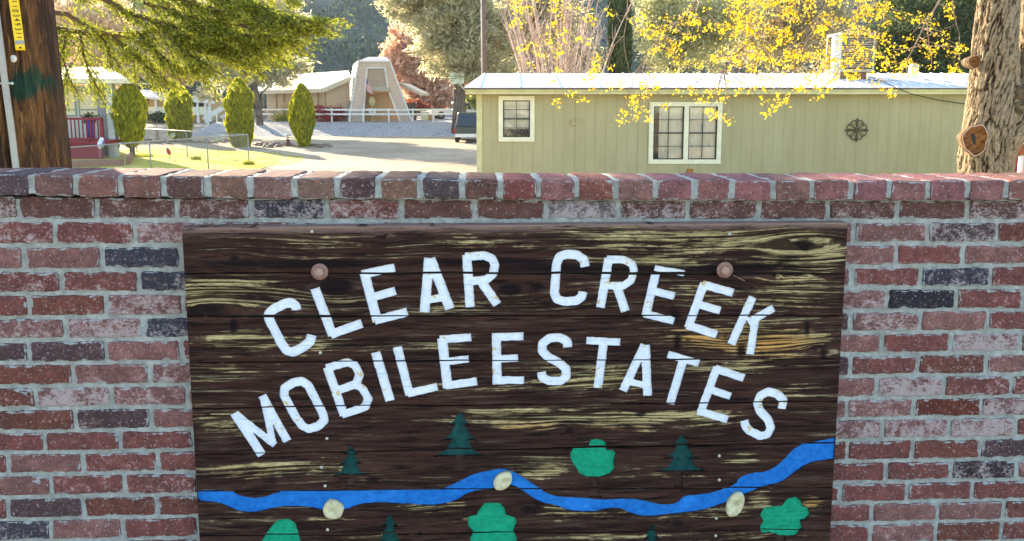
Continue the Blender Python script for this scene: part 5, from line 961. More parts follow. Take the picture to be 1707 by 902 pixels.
# garden ornaments
def orn(name, label, px, py, parts, cat='garden ornament', group=None):
    g = ground(px, py); t = thing(name, label, cat, group, (0, 0, 0)); k = g[1] / F
    for nm, fn, m in parts: fn(g, k).build(nm, m, t)
    return t
whm = simple('ornament_white', (.8, .8, .82)); blu = simple('ornament_blue', (.08, .16, .4)); rdm = simple('ornament_red', (.4, .04, .06)); grn = simple('ornament_pale_green', (.35, .45, .36))
def stick(h): return lambda g, k: MB().tube([(g[0], g[1], GZ - .1), (g[0], g[1], GZ + h)], .012, 6)
def ell(h, rx, rz, off=0.): return lambda g, k: MB().lathe((g[0] + off, g[1] - .02, GZ + h), [(rz * .1, -.03), (rz, -.02), (rz, .02), (rz * .1, .03)], 16, (0, 1, 0), 0, rx / rz)
orn('bird_stake', 'white and blue bird garden stake in front of the red deck', 168, 271, [('stake', stick(.55), steel), ('body', lambda g, k: MB().lathe((g[0], g[1], GZ + .55), [(.03, 0), (.12, .12), (.13, .25), (.09, .38), (.08, .46), (.02, .5)], 14, (.25, 0, 1)), whm), ('wing', lambda g, k: MB().lathe((g[0] + .1, g[1] - .05, GZ + .6), [(.02, 0), (.05, .15), (.02, .34)], 10, (.4, 0, 1)), blu), ('legs', lambda g, k: MB().tube([(g[0], g[1], GZ), (g[0] - .08, g[1], GZ + .5)], .02, 5), rdm)])
orn('bird_stake', 'small red and white bird garden stake on the sunlit lawn', 283, 266, [('stake', stick(.3), steel), ('body', lambda g, k: MB().lathe((g[0] + .03, g[1], GZ + .2), [(.03, 0), (.08, .1), (.08, .22), (.04, .3)], 12, (-.4, 0, 1)), rdm), ('head', lambda g, k: MB().lathe((g[0] - .1, g[1], GZ + .45), [(.02, 0), (.05, .04), (.04, .09), (.01, .11)], 10), whm)])
for (px, py, hh_, r_, lab) in ((289, 246, 1.0, .16, 'pale green disc spinner in front of the second cypress'), (197, 262, .75, .13, 'grey green disc spinner near the porch post'), (364, 262, 1.1, .15, 'pale disc spinner beyond the middle fence posts')):
    g = ground(px, py); hh_ = (py - (226 if px == 289 else 244 if px == 197 else 231)) * g[1] / F; orn('spinner_stake', lab, px, py, [('stake', stick(hh_), steel), ('disc', ell(hh_, r_ * 1.05, r_ * .8), grn)])
def pag(g, k):
    m = MB(); z = GZ
    for (r0, r1, a, b) in ((.2, .2, 0, .25), (.1, .1, .25, .45), (.3, .12, .45, .55), (.1, .1, .55, .68), (.24, .04, .68, .85), (.03, .01, .85, 1.05)): m.lathe((g[0], g[1], z), [(r0, a), (r1, b)], 8)
    return m
orn('stone_lantern', 'small tiered pagoda lantern on the rockery between the first two cypresses', 262, 234, [('lantern', pag, simple('weathered_pink_stone', (.55, .42, .34), (.4, .3, .25)))])
def rocks(name, label, pxs, group=None):
    m_ = MB(); rs = random.Random(4)
    for (px, py) in pxs:
        g = ground(px, py); r_ = rs.uniform(.07, .2); V = []; m_.lathe((g[0], g[1], GZ - .03), [(r_ * .9, 0), (r_, r_ * .4), (r_ * .8, r_ * .8), (r_ * .3, r_)], 7, (rs.uniform(-.2, .2), 0, 1), 0, rs.uniform(.8, 1.6))
    return m_
rk = rocks('r', '', [(425 + k * 3.1 + random.uniform(-2, 2), 243 + random.uniform(-2.5, 3)) for k in range(42)] + [(232 + k * 3.6, 237 + random.uniform(-2, 3)) for k in range(44)])
o = rk.build('rock_edging', simple('brown_edging_rock', (.28, .19, .14), (.16, .12, .1), 9)); o['kind'] = 'stuff'
orn('path_light', 'small path light with clear cap and brown base beside the rightmost cypress', 480, 244, [('base', lambda g, k: MB().lathe((g[0], g[1], GZ), [(.12, 0), (.12, .38), (.05, .4)], 12), simple('brown_base', (.22, .12, .08))), ('lamp', lambda g, k: MB().lathe((g[0], g[1], GZ + .4), [(.04, 0), (.04, .18), (.17, .2), (.15, .27), (.03, .32)], 12), whm)], 'lamp')
# ---------------- vehicles
def vehicle(name, label, x0, Y, zb, L, W_, H, yaw, bodym, kind='pickup', rear_m=None, cat='truck'):
    """built pointing +y (rear towards -y) then turned"""
    t = thing(name, label, cat, None, (x0, Y, zb)); t.rotation_euler = (0, 0, yaw); hb = .38; bh = H * .52; w2 = W_ / 2
    def sec(mb, prof, xs): # prof (y,z) polygon, extruded over xs with inset
        n_ = len(prof); mb.hexa([(xs[0], y, z) for y, z in prof], [(xs[1], y, z) for y, z in prof])
    m_ = MB(); lower = [(0, hb), (0, bh), (.05, bh + .04), (L - 1.3, bh + .04), (L - .25, bh - .06), (L, bh - .3), (L, hb), (L - .45, hb - .05), (.3, hb - .05)]
    sec(m_, lower, (-w2, w2)); b_ = m_.build('body', bodym, t)
    md_ = b_.modifiers.new('b', 'BEVEL'); md_.width = .05; md_.segments = 2; md_.limit_method = 'ANGLE'
    y0c, y1c = (.06, L * .60) if kind == 'suv' else ((L * .38, L * .66) if kind == 'pickup' else (.5, L * .66))
    c_ = MB(); c_.hexa([(-w2 + .04, y0c, bh + .04), (w2 - .04, y0c, bh + .04), (w2 - .04, y1c + .5, bh + .04), (-w2 + .04, y1c + .5, bh + .04)], [(-w2 + .2, y0c + .22, H), (w2 - .2, y0c + .22, H), (w2 - .2, y1c, H), (-w2 + .2, y1c, H)]); cb_ = c_.build('cab', bodym, t); md_ = cb_.modifiers.new('b', 'BEVEL'); md_.width = .05; md_.segments = 2
    gl = simple('dark_car_glass', (.02, .03, .035), rough=.1, spec=.6); z0, z1 = bh + .1, H - .1
    f0, f1 = (z0 - bh - .04) / (H - bh - .04), (z1 - bh - .04) / (H - bh - .04); yy = lambda f: y0c + .22 * f - .012; ww_ = lambda f: w2 - .04 - .16 * f - .1
    MB().hexa([(-ww_(f0), yy(f0), z0), (ww_(f0), yy(f0), z0), (ww_(f0), yy(f0) + .02, z0), (-ww_(f0), yy(f0) + .02, z0)], [(-ww_(f1), yy(f1), z1), (ww_(f1), yy(f1), z1), (ww_(f1), yy(f1) + .02, z1), (-ww_(f1), yy(f1) + .02, z1)]).build('rear_window', gl, t)
    for sg in (-1, 1):
        xx = lambda f: sg * (w2 - .04 - .16 * f + .012); MB().hexa([(xx(f0), y0c + .25, z0), (xx(f0) - sg * .02, y0c + .25, z0), (xx(f0) - sg * .02, y1c + .2, z0), (xx(f0), y1c + .2, z0)], [(xx(f1), y0c + .35, z1), (xx(f1) - sg * .02, y0c + .35, z1), (xx(f1) - sg * .02, y1c - .02, z1), (xx(f1), y1c - .02, z1)]).build('side_window', gl, t)
        MB().box(sg * (w2 - .02) - .09, sg * (w2 - .02) + .03, -.03, .06, bh - .35, bh - .08).build('tail_light', simple('tail_light_red', (.45, .02, .02), rough=.3), t)
        for wy in (.85, L - .95):
            wl_ = MB().lathe((sg * (w2 - .12), wy, .36), [(.15, -.14), (.36, -.12), (.36, .1), (.3, .13), (.1, .13)], 24, (sg, 0, 0)).build('wheel', blk, t); MB().lathe((sg * (w2 + .0), wy, .36), [(.19, 0), (.2, .02), (.05, .03)], 16, (sg, 0, 0)).build('rim', steel, wl_)
    MB().box(-w2 + .02, w2 - .02, -.14, -.002, hb - .02, hb + .17).build('bumper', simple('chrome_bumper', (.7, .7, .68), rough=.3, metal=.5), t); MB().box(-.16, .16, -.16, -.142, hb + .0, hb + .15).build('licence_plate', white, t)
    return t
dkg = simple('dark_green_car_paint', (.035, .05, .035), (.025, .035, .028), 2, .3, spec=.6); wcp = simple('white_car_paint', (.72, .70, .64), rough=.35, spec=.5); bcp = simple('blue_car_paint', (.12, .2, .4), rough=.3, spec=.5)
vehicle('parked_truck', 'dark green sport utility truck seen from behind beside the olive mobile home', X(757, 46) + 1.0, 46., GZ, 4.9, 1.95, 1.78, R(2), dkg, 'suv')
vehicle('parked_pickup', 'white pickup parked on the bank behind the dark truck', X(716, 69) , 69., TZ, 5.2, 1.95, 1.5, R(-72), wcp, 'pickup')
vehicle('parked_car', 'blue car with pale roof partly hidden by the corner of the mobile home', X(768, 76), 76., TZ, 4.5, 1.8, 1.9, R(-80), bcp, 'suv', cat='car')
t = thing('storage_box', 'cream box trailer end beyond the rail fence', 'box'); MB().box(X(701, 66), X(714, 66), 66, 67.5, TZ, Z(186, 66)).build('box', cream, t); MB().box(X(714.5, 66), X(722, 66), 66, 67.5, TZ, Z(189, 66)).build('crate', simple('orange_crate', (.62, .36, .12)), t)
# ---------------- utility pole at the left
pol, nt, out = mat('creosoted_pole_wood'); n = N(nt); co = n.coord(); a = n.noise(n.mapping(co, (1, 1, .10)), 38, 5, .75, .3); b = n.noise(n.mapping(co, (1, 1, .35)), 7, 4, .7); d_ = n.noise(n.mapping(co, (1, 1, .08)), 140, 3, .7)
c = n.mix(n.ramp(a, .36, .66), (.022, .009, .005), (.20, .085, .022)); c = n.mix(n.ramp(b, .42, .62, 0, .75), c, (.03, .014, .008)); c = n.mix(n.ramp(d_, .56, .7, 0, .7), c, (.34, .17, .05)); vd = n.new('ShaderNodeVectorMath', operation='DISTANCE'); pc = at(37, 141, 2.9); n.put(vd.inputs[0], n.mapping(co, (1, .2, .78))); vd.inputs[1].default_value = (pc[0], pc[1] * .2, pc[2] * .78)
dd_ = n.math('ADD', vd.outputs['Value'], n.math('ADD', n.math('MULTIPLY', n.math('SUBTRACT', a, .5), .09), n.math('MULTIPLY', n.math('SUBTRACT', n.noise(n.mapping(co, (1, 1, .5)), 22, 4, .7), .5), .11)))
c = n.mix(n.ramp(dd_, .030, .056, .93, 0), c, n.mix(n.ramp(a, .3, .7), (.003, .012, .007), (.006, .062, .032)))
n.bsdf(out, c, .75, n.bump(n.math('ADD', a, d_), .012, 1.), spec=.25)
up_t = thing('utility_pole', 'thick brown creosoted utility pole with a yellow number strip and grey conduit', 'utility pole'); PYd = 3.05
pr, pl0 = at(78, 0, PYd), at(108, 282, PYd); rad_t, rad_b = .168, .178; cxt, cxb = pr[0] - rad_t, pl0[0] - rad_b
def polexy(z): f = (z - pl0[2]) / (pr[2] - pl0[2]); return cxb + (cxt - cxb) * f, rad_b + (rad_t - rad_b) * f
zs = np.linspace(-.05, 5.5, 420); th = np.linspace(0, 2 * math.pi, 161)[:-1]; V = []
crack_th = R(-68)
for z in zs:
    cx_, r_ = polexy(z); r_ = max(r_, .12)
    rr_ = r_ + (fbm(th * 14 + 0 * z, np.full(160, z * 1.1), 3, 3) - .5) * .010 + (fbm(th * 40, np.full(160, z * 2.2), 9, 2) - .5) * .004
    ct_ = crack_th + .10 * math.sin(z * 2.1) + .03 * math.sin(z * 9); dth = np.abs((th - ct_ + math.pi) % (2 * math.pi) - math.pi); rr_ = rr_ - .035 * np.exp(-(dth / .022) ** 2)
    V.append(np.stack([cx_ + rr_ * np.cos(th), PYd + rr_ * np.sin(th), np.full(160, z)], -1))
ii = np.arange(420 * 160).reshape(420, 160); j2 = np.roll(ii, -1, 1); mesh_np('pole', np.concatenate(V), np.stack([ii[:-1], j2[:-1], j2[1:], ii[1:]], -1).reshape(-1, 4), pol, up_t, True)
def onpole(px, py, off=0.):
    """point on the pole surface seen at a pixel of the photograph"""
    d = ray(px, py); lo = 0
    for k in np.linspace(2.4, 3.3, 1800):
        p = CAM + d * (k / d[1]); cx_, r_ = polexy(p[2])
        if (p[0] - cx_) ** 2 + (p[1] - PYd) ** 2 <= (r_ + off) ** 2: return p
    return CAM + d * (2.95 / d[1])
def patch(pxs, off, m, name, nx=10, ny=24):
    """strip following the pole: four pixel corners TL TR BR BL"""
    V = []; TLp, TRp, BRp, BLp = [np.array(q, float) for q in pxs]
    for o_ in (off, off - .004):
        for j in range(ny):
            for i in range(nx): u, v = i / (nx - 1), j / (ny - 1); p = (TLp * (1 - u) + TRp * u) * (1 - v) + (BLp * (1 - u) + BRp * u) * v; V.append(onpole(p[0], p[1], o_))
    q = nx * ny; Fs = [(j * nx + i, (j + 1) * nx + i, (j + 1) * nx + i + 1, j * nx + i + 1) for j in range(ny - 1) for i in range(nx - 1)]
    for i in range(nx - 1): Fs += [(i, i + 1, q + i + 1, q + i), ((ny - 1) * nx + i, (ny - 1) * nx + q + i, (ny - 1) * nx + q + i + 1, (ny - 1) * nx + i + 1)]
    for j in range(ny - 1): Fs += [(j * nx, q + j * nx, q + (j + 1) * nx, (j + 1) * nx), (j * nx + nx - 1, (j + 1) * nx + nx - 1, q + (j + 1) * nx + nx - 1, q + j * nx + nx - 1)]
    return mesh_np(name, V, Fs, m, up_t, True)
ym = simple('yellow_plastic_tag', (.85, .56, .01), (.78, .50, .01), 6, .4)
tagm = patch([(6, -60), (24, -60), (42.5, 84), (26, 84)], .012, ym, 'number_strip', 8, 30); patch([(25, 67.5), (40, 67.5), (41, 74), (26, 74)], .0135, simple('grey_sticker', (.45, .43, .38), (.3, .3, .3), 60), 'sticker', 4, 4)
# digits
def text_mesh(s, size, ext=.0008):
    cu = bpy.data.curves.new('txt', 'FONT'); cu.body = s; cu.size = size; cu.extrude = ext; cu.align_x = 'CENTER'; cu.align_y = 'CENTER'; ob = bpy.data.objects.new('txt', cu); C.objects.link(ob)
    dg = bpy.context.evaluated_depsgraph_get(); dg.update(); me = bpy.data.meshes.new_from_object(ob.evaluated_get(dg)); V = [v.co.copy() for v in me.vertices]; Fs = [tuple(p.vertices) for p in me.polygons]; bpy.data.objects.remove(ob); bpy.data.meshes.remove(me); return V, Fs
inkm = simple('black_ink', (.015, .012, .01)); centres = [(22.2, -14, '1'), (23, -3, '1'), (23.6, 2.5, '1'), (24.4, 10.5, '1'), (25, 18, '0'), (27, 26, '3'), (28, 33, '4'), (29, 40.5, '9'), (30, 48.5, '3'), (31.2, 55.5, '1'), (32, 62.5, '1')][2:]
ddx = MB()
for px, py, ch in centres:
    c_ = Vector(onpole(px, py, .0135)); rt_ = (Vector(onpole(px + 3, py, .0135)) - Vector(onpole(px - 3, py, .0135))).normalized(); dn = (Vector(onpole(px + .8, py + 6, .0135)) - c_).normalized(); nr = rt_.cross(dn).normalized(); V, Fs = text_mesh(ch, .031)
    sx = 1.45 if ch != '1' else 1.2
    ddx.add([c_ + dn * v.x * .72 - rt_ * (-1) * 0 + rt_ * (-v.y * -1) * sx * .62 * 1.0 - nr * (abs(v.z) - .001) * -1 for v in V], Fs)
ddx.build('number', inkm, tagm)
q = onpole(34, 79.5, .0135); MB().lathe(q, [(.0035, -.001), (.0035, .002)], 10, (0, -1, 0)).build('rivet', blk, tagm)
q = onpole(22, 98, .004); MB().lathe(q, [(.0135, -.004), (.0135, .002), (.011, .004), (.003, .004)], 20, (-.25, -1, 0)).build('round_tag', simple('white_round_tag', (.75, .72, .6)), up_t)
cdm = simple('grey_conduit', (.42, .40, .35), (.34, .32, .28), 12, .6); pts = [Vector(onpole(px, py, .012)) for px, py in ((-4, 40), (0, 70), (6, 120), (12, 165), (19, 215), (27, 282))]; pts = [pts[0] + (pts[0] - pts[1]) * 6] + pts + [pts[-1] + (pts[-1] - pts[-2]) * 8]
MB().tube(pts, .0115, 12).build('conduit', cdm, up_t)
pts = [Vector(onpole(px, 139, .02 if 4 < px < 16 else .009)) for px in (-2, 3, 8, 13, 17, 21)]; MB().tube(pts, .0045, 6).build('clamp', simple('clamp_steel', (.5, .55, .5), metal=.4), up_t); q = onpole(20, 139, .01); MB().lathe(q, [(.006, -.002), (.006, .004), (.002, .005)], 6, (0, -1, 0)).build('clamp_screw', simple('clamp_screw', (.6, .7, .66)), up_t)
# ---------------- conifer boughs hanging in from the left
jun = leafmat('backlit_conifer_sprays', (.055, .095, .008), (.50, .50, .05), .5); ct_ = thing('conifer_tree', 'large conifer at the left whose drooping boughs hang across the view', 'conifer'); JY = 7.5
bro = simple('reddish_brown_bough', (.17, .085, .04), (.09, .045, .025), 8); trb = np.array([-6.6, 8.2, -.9]); tk = MB(); tk.tube([trb, trb + (.05, 0, 2.5), trb + (.1, 0, 5.5), trb + (.15, .1, 9)], [.38, .3, .22, .05], 16); tk.build('trunk', barkm, ct_)
SP, SD = [], []; tw = MB(); rs = random.Random(21)
def bough(pxs, Y0, Y1, r0, dens=1., start=None, drop=.5):
    pts = [np.array(at(px, py, Y0 + (Y1 - Y0) * i / (len(pxs) - 1))) for i, (px, py) in enumerate(pxs)]
    if start is not None: pts = [start] + pts
    n_ = len(pts); tw.tube(pts, [r0 * (1 - .85 * i / (n_ - 1)) for i in range(n_)], 7)
    # sprays along it
    for i in range(1 if start is not None else 0, n_ - 1):
        a, b = pts[i], pts[i + 1]; L_ = np.linalg.norm(b - a); d = (b - a) / L_
        for _ in range(max(1, int(L_ * 30 * dens))):
            f = rs.random(); p = a + (b - a) * f; side = rs.choice((-1, 1)); dr = d * rs.uniform(.25, 1.) + np.array([rs.uniform(-.2, .35), side * rs.uniform(.0, .7), -rs.uniform(-.1, drop)]); dr /= np.linalg.norm(dr); l_ = rs.uniform(.18, .42) * (1.1 - .45 * i / n_); e = p + dr * l_ + np.array([0, 0, -.06 * l_]); tw.tube([p, (p + e) / 2 + np.array([0, 0, .015]), e], [.006, .004, .0015], 3, cap=False)
            for k in range(int(70 * l_ / .3)):
                g = rs.random() ** .8; q = p + (e - p) * g; s_ = .038 * (1.15 - g * .55); SP.append(q + np.array([rs.gauss(0, s_), rs.gauss(0, s_), rs.gauss(0, s_ * .55)])); SD.append(dr + np.array([0, 0, -.15]))
hub = trb + (.1, 0, 3.2)
bough([(60, 15), (80, 20), (110, 23), (133, 37), (163, 52), (200, 60), (250, 70)], 7.4, 7.1, .035, .4, hub); bough([(60, 40), (83, 46), (133, 53), (186, 57), (266, 52), (330, 60), (400, 66), (440, 62)], 7.6, 6.9, .035, .75, hub + (0, 0, -.3))
bough([(60, -60), (140, -20), (215, 22), (290, 44), (370, 55), (450, 62)], 7.3, 6.8, .04, .8, hub + (0, 0, .5)); bough([(100, -80), (220, -30), (320, 5), (400, 28), (470, 38), (528, 34)], 7.2, 6.7, .04, 1.2, hub + (0, 0, .8)); bough([(120, -100), (260, -60), (380, -10), (450, 15), (505, 45)], 7.3, 6.9, .03, .9, hub + (0, 0, 1.)); bough([(266, 52), (300, 80), (330, 100), (345, 110)], 6.9, 6.8, .015, 1.6); bough([(330, 60), (370, 85), (400, 92)], 7.0, 6.9, .012, 1.8); bough([(186, 57), (215, 85), (245, 112), (262, 126)], 7.2, 7.1, .016, 1.3); bough([(400, 40), (440, 60), (480, 62), (515, 42)], 6.9, 6.8, .012, 1.8)
bough([(110, 60), (105, 95), (112, 125), (120, 140)], 7.4, 7.3, .012, .9); bough([(133, 53), (140, 95), (150, 125), (160, 143)], 7.4, 7.3, .012, 1.); bough([(90, 50), (95, 90), (98, 130)], 7.4, 7.3, .01, .8); bough([(163, 52), (175, 70), (185, 95), (195, 100)], 7.3, 7.2, .012, .8); bough([(230, 55), (260, 85), (290, 108), (310, 112)], 7.1, 7., .015, 1.6)
bough([(80, -150), (200, -110), (320, -70), (420, -40), (500, -10)], 7.6, 7.2, .04, 1.3, hub + (0, 0, 1.3)); bough([(60, -200), (220, -190), (380, -150), (520, -110)], 7.8, 7.4, .04, 1.2, hub + (0, 0, 1.8))
bough([(60, -300), (260, -290), (450, -250), (600, -200)], 8., 7.6, .04, 1.2, hub + (0, 0, 2.4)); bough([(290, 20), (340, 35), (390, 60), (430, 75)], 7., 6.9, .015, 1.8); bough([(240, 5), (290, 18), (330, 30), (380, 40)], 7.1, 7., .015, 1.); bough([(330, -10), (400, 5), (450, 20), (490, 30)], 7., 6.9, .015, 1.8); bough([(240, 30), (300, 60), (350, 75), (395, 82)], 7.05, 7., .015, 1.7)
tw.build('bough', bro, ct_); SP = np.array(SP); SD = np.array(SD); leaves('crown', SP, .0125 * RNG.uniform(.7, 1.5, len(SP)), jun, ct_, 3.0, SD, .55)
# ---------------- big maple at the right, with yellow blossom sprays
mpb, nt, out = mat('furrowed_maple_bark'); n = N(nt); co = n.coord(); cv_ = n.attr('fur').outputs['Fac']; a = n.noise(co, 40, 5, .7); b = n.noise(n.mapping(co, (1, 1, .4)), 120, 3, .7)
c = n.mix(n.ramp(cv_, .3, .72), (.022, .014, .007), (.33, .255, .165)); c = n.mix(n.ramp(a, .35, .6, .6, 0), c, (.09, .06, .035)); c = n.mix(n.ramp(n.noise(co, 6, 4, .6), .55, .72, 0, .45), c, (.16, .15, .06)); n.bsdf(out, c, .92, n.bump(n.math('ADD', a, b), .006), spec=.12)
mp = thing('maple_tree', 'big maple with furrowed bark, sawn limb scars and drooping yellow blossom sprays', 'tree')
def barktube(name, ctr, rad, ntheta=260, nz=300, seed=0, parent=None, depth=.026):
    """ctr, rad: functions of t in 0..1 -> centre, radius"""
    V, A_ = [], []; th = np.linspace(0, 2 * math.pi, ntheta + 1)[:-1]
    for j in range(nz):
        t = j / (nz - 1); c_ = np.array(ctr(t)); r_ = rad(t); s_ = c_[2]; warp = (fbm(th * 1.5 + 5, np.full(ntheta, s_ * 3), seed + 2, 3) - .5) * 1.6
        u = th * r_ * 46 + warp * 1.8; ridge = np.abs(fbm(u * 1.0, np.full(ntheta, s_ * 7.5) + warp * .8, seed, 3) - .5) * 2; ridge = np.clip(ridge * 4.2, 0, 1); pl_ = fbm(u * 1.6, np.full(ntheta, s_ * 22), seed + 5, 3)
        h = ridge * .6 + pl_ * .55; wrapfix = np.minimum(1, np.minimum(th, 2 * math.pi - th) / .15); h = h * wrapfix + .5 * (1 - wrapfix)
        lump = (fbm(th * .9 + 3, np.full(ntheta, s_ * 1.4), seed + 8, 3) - .5) * .10 * r_ / .2; lump = lump * wrapfix
        rr_ = r_ + lump + (h - .5) * depth; th2 = th + math.pi / 2; V.append(np.stack([c_[0] + rr_ * np.cos(th2), c_[1] + rr_ * np.sin(th2), np.full(ntheta, c_[2])], -1)); A_.append(h)
    ii = np.arange(ntheta * nz).reshape(nz, ntheta); j2 = np.roll(ii, -1, 1)
    return mesh_np(name, np.concatenate(V), np.stack([ii[:-1], j2[:-1], j2[1:], ii[1:]], -1).reshape(-1, 4), mpb, parent, True, {'fur': ('FLOAT', np.concatenate(A_))})
MY = 6.5
def cpath(keys):
    zs_ = [k[0] for k in keys]; return lambda z: (float(np.interp(z, zs_, [k[1] for k in keys])), float(np.interp(z, zs_, [k[2] for k in keys])), float(np.interp(z, zs_, [k[3] for k in keys])))
def edges(py, l, r): return (Z(py, MY), (X(l, MY, py) + X(r, MY, py)) / 2, MY, abs(X(r, MY, py) - X(l, MY, py)) / 2)
k1 = sorted([(-.95, X(1645, MY, 290), MY, .34), (-.4, X(1645, MY, 290), MY, .24), edges(290, 1603, 1682), edges(250, 1605, 1689), edges(215, 1608, 1692), edges(180, 1613, 1694), edges(130, 1619, 1692), edges(80, 1624, 1692), edges(0, 1635, 1694), edges(-120, 1650, 1700), (4.2, X(1640, MY, -250), MY, .10), (6., X(1600, MY, -250), MY, .05)])
f1 = cpath(k1); z0, z1 = -1., 5.5
ctr1 = lambda t: (f1(z0 + (z1 - z0) * t)[0], f1(z0 + (z1 - z0) * t)[1], z0 + (z1 - z0) * t); barktube('trunk', ctr1, lambda t: f1(z0 + (z1 - z0) * t)[2], 340, 1100, 3, mp)
k2 = sorted([(Z(262, MY), X(1660, MY), MY - .01, .13), (Z(230, MY), X(1672, MY), MY - .02, .15), (Z(200, MY), X(1688, MY), MY - .02, .15), (Z(165, MY), X(1712, MY), MY, .16), (Z(120, MY), X(1728, MY), MY + .02, .16), (Z(0, MY), X(1752, MY), MY + .05, .24), (5, X(1850, MY), MY + .2, .15)])
f2 = cpath(k2); za, zb2 = k2[0][0], 5.; barktube('limb', lambda t: (f2(za + (zb2 - za) * t)[0], f2(za + (zb2 - za) * t)[1], za + (zb2 - za) * t), lambda t: f2(za + (zb2 - za) * t)[2], 200, 420, 17, mp)
endg, nt, out = mat('sawn_limb_wood'); n = N(nt); co = n.coord(); a = n.noise(n.mapping(co, (1, 1, 2.4), rot=(0, .6, 0)), 26, 5, .75, .8)
n.bsdf(out, n.mix(n.ramp(a, .35, .65), (.10, .035, .010), (.34, .15, .05)), .85, n.bump(a, .02), spec=.1)
scb = simple('scar_bark', (.26, .19, .11), (.05, .03, .015), 30, .9, .02, 60)
def scar(px, py, rpx, rpy, off, nm='branch_scar'):
    c_, r_ = f1(Z(py, MY))[0], f1(Z(py, MY))[2]; x_ = X(px, MY - r_ * .8, py); k = MY / F; dx = (x_ - c_); y_ = MY - r_ * .80; nrm = Vector((-.06, -1, 0)).normalized(); ctr = np.array(at(px, py, y_)) - np.array(nrm) * .03
    m_ = MB(); prof = [(.8, -.12), (1.02, -.03), (1.07, .0), (1.03, .016), (.97, .018), (.93, .010), (.4, .012), (.05, .008)]; seg = 40; a1 = nrm.cross(Vector((0, 0, 1))).normalized(); V = []
    for r0, h in prof:
        for q in range(seg): u = 2 * math.pi * q / seg; w_ = 1 + .08 * math.sin(3 * u + 1) + .04 * math.sin(7 * u); V.append(Vector(ctr) + a1 * math.cos(u) * rpx * k * r0 * w_ + Vector((0, 0, 1)) * math.sin(u) * rpy * k * r0 * w_ + nrm * (h + off))
    Fs = [(i * seg + j, i * seg + (j + 1) % seg, (i + 1) * seg + (j + 1) % seg, (i + 1) * seg + j) for i in range(len(prof) - 1) for j in range(seg)] + [tuple(range((len(prof) - 1) * seg, len(prof) * seg))]
    o = mesh_np(nm, V, Fs, [endg, scb, blk, palebark], mp, True)
    for p in o.data.polygons:
        rr_ = p.index // seg
        if rr_ < 2: p.material_index = 1
        elif rr_ == 3: p.material_index = 3
    return ctr, nrm
ctr, nrm = scar(1624, 233, 19, 24, .034); q = Vector(ctr) + nrm * .045; MB().hexa([tuple(q + Vector((-.012, 0, -.04))), tuple(q + Vector((.012, 0, -.045))), tuple(q + Vector((.012, .02, -.045))), tuple(q + Vector((-.012, .02, -.04)))], [tuple(q + Vector((-.04, 0, .045))), tuple(q + Vector((-.005, 0, .05))), tuple(q + Vector((-.005, .02, .05))), tuple(q + Vector((-.04, .02, .045)))]).build('rot_hole', blk, mp)
scar(1626, 103, 9, 10, .0)
for (px, py) in ((1702, 155), (1701, 180)):
    q = at(px, py, MY - .17); m_ = MB(); m_.lathe(q, [(.055, -.08), (.06, -.02), (.045, .015), (.03, .005), (.022, .02), (.01, .015)], 18, (-.15, -1, 0)); o = m_.build('knot', scb, mp)
# branches and blossom
BR = MB(); BP = []; rs = random.Random(5); crown_hub = np.array(ctr1(.86)); limbpts = []
def limb(pxs, Y0, Y1, r0, hub=None):
    P0 = [np.array(at(px, py, Y0 + (Y1 - Y0) * i / (len(pxs) - 1))) for i, (px, py) in enumerate(pxs)]
    if hub is not None: a = hub; b = P0[0]; P0 = [a, a * .5 + b * .5 + np.array([0, 0, .35])] + P0
    out = [P0[0]]
    for a, b in zip(P0[:-1], P0[1:]):
        k = max(1, int(np.linalg.norm(b - a) / .08))
        for q in range(1, k + 1): out.append(a + (b - a) * q / k + np.array([rs.gauss(0, .006), rs.gauss(0, .008), rs.gauss(0, .006)]) * (q < k))
    n_ = len(out); rad = [r0 * (1 - .82 * i / n_) for i in range(n_)]; BR.tube(out, rad, 7); limbpts.extend(zip(out, rad)); return out
H0, H1, H2 = np.array(ctr1(.74)), np.array(ctr1(.86)), np.array(ctr1(.97))
limb([(1300, -190), (1210, -60), (1162, 0), (1129, 37), (1099, 63), (1079, 90), (1066, 112)], 6.4, 6., .024, H0); limb([(1480, -200), (1385, -60), (1330, -8), (1318, 8), (1290, 35), (1270, 50), (1253, 64), (1225, 92), (1205, 118)], 6.4, 5.9, .026, H0); limb([(1640, -160), (1600, -60), (1563, 7), (1543, 33), (1523, 80), (1506, 105), (1503, 133)], 6.4, 6., .018, H0)
limb([(1520, -120), (1450, -20), (1422, 28), (1432, 50), (1430, 70), (1408, 98), (1395, 122)], 6.3, 6., .014, H0); limb([(1200, -260), (1060, -120), (980, -30), (932, 0), (918, 22), (907, 42), (900, 66)], 6.3, 5.9, .018, H1); limb([(1380, -260), (1190, -70), (1232, 0), (1250, 20), (1268, 37)], 6.3, 6.1, .012, H1); limb([(1180, -140), (1080, -60), (1046, -10), (1045, 30), (1040, 60), (1025, 74)], 6.2, 6., .011, H1)
limb([(1500, -90), (1580, -20), (1590, 20), (1600, 60)], 6.4, 6.3, .01, H0); limb([(1250, -200), (1140, -110), (1000, -60), (900, -40), (850, -10), (845, 20)], 6.6, 6.2, .018, H2); limb([(1450, -150), (1350, -60), (1305, 0), (1290, 18), (1262, 40), (1240, 50)], 6.2, 6.1, .012, H0); limb([(1500, -80), (1480, -10), (1470, 30), (1462, 70)], 6.2, 6., .01, H0); limb([(1400, -90), (1390, -20), (1360, 40), (1340, 80), (1325, 110)], 6.1, 6., .012, H0)
LP = np.array([p for p, r_ in limbpts]); LR = np.array([r_ for p, r_ in limbpts])
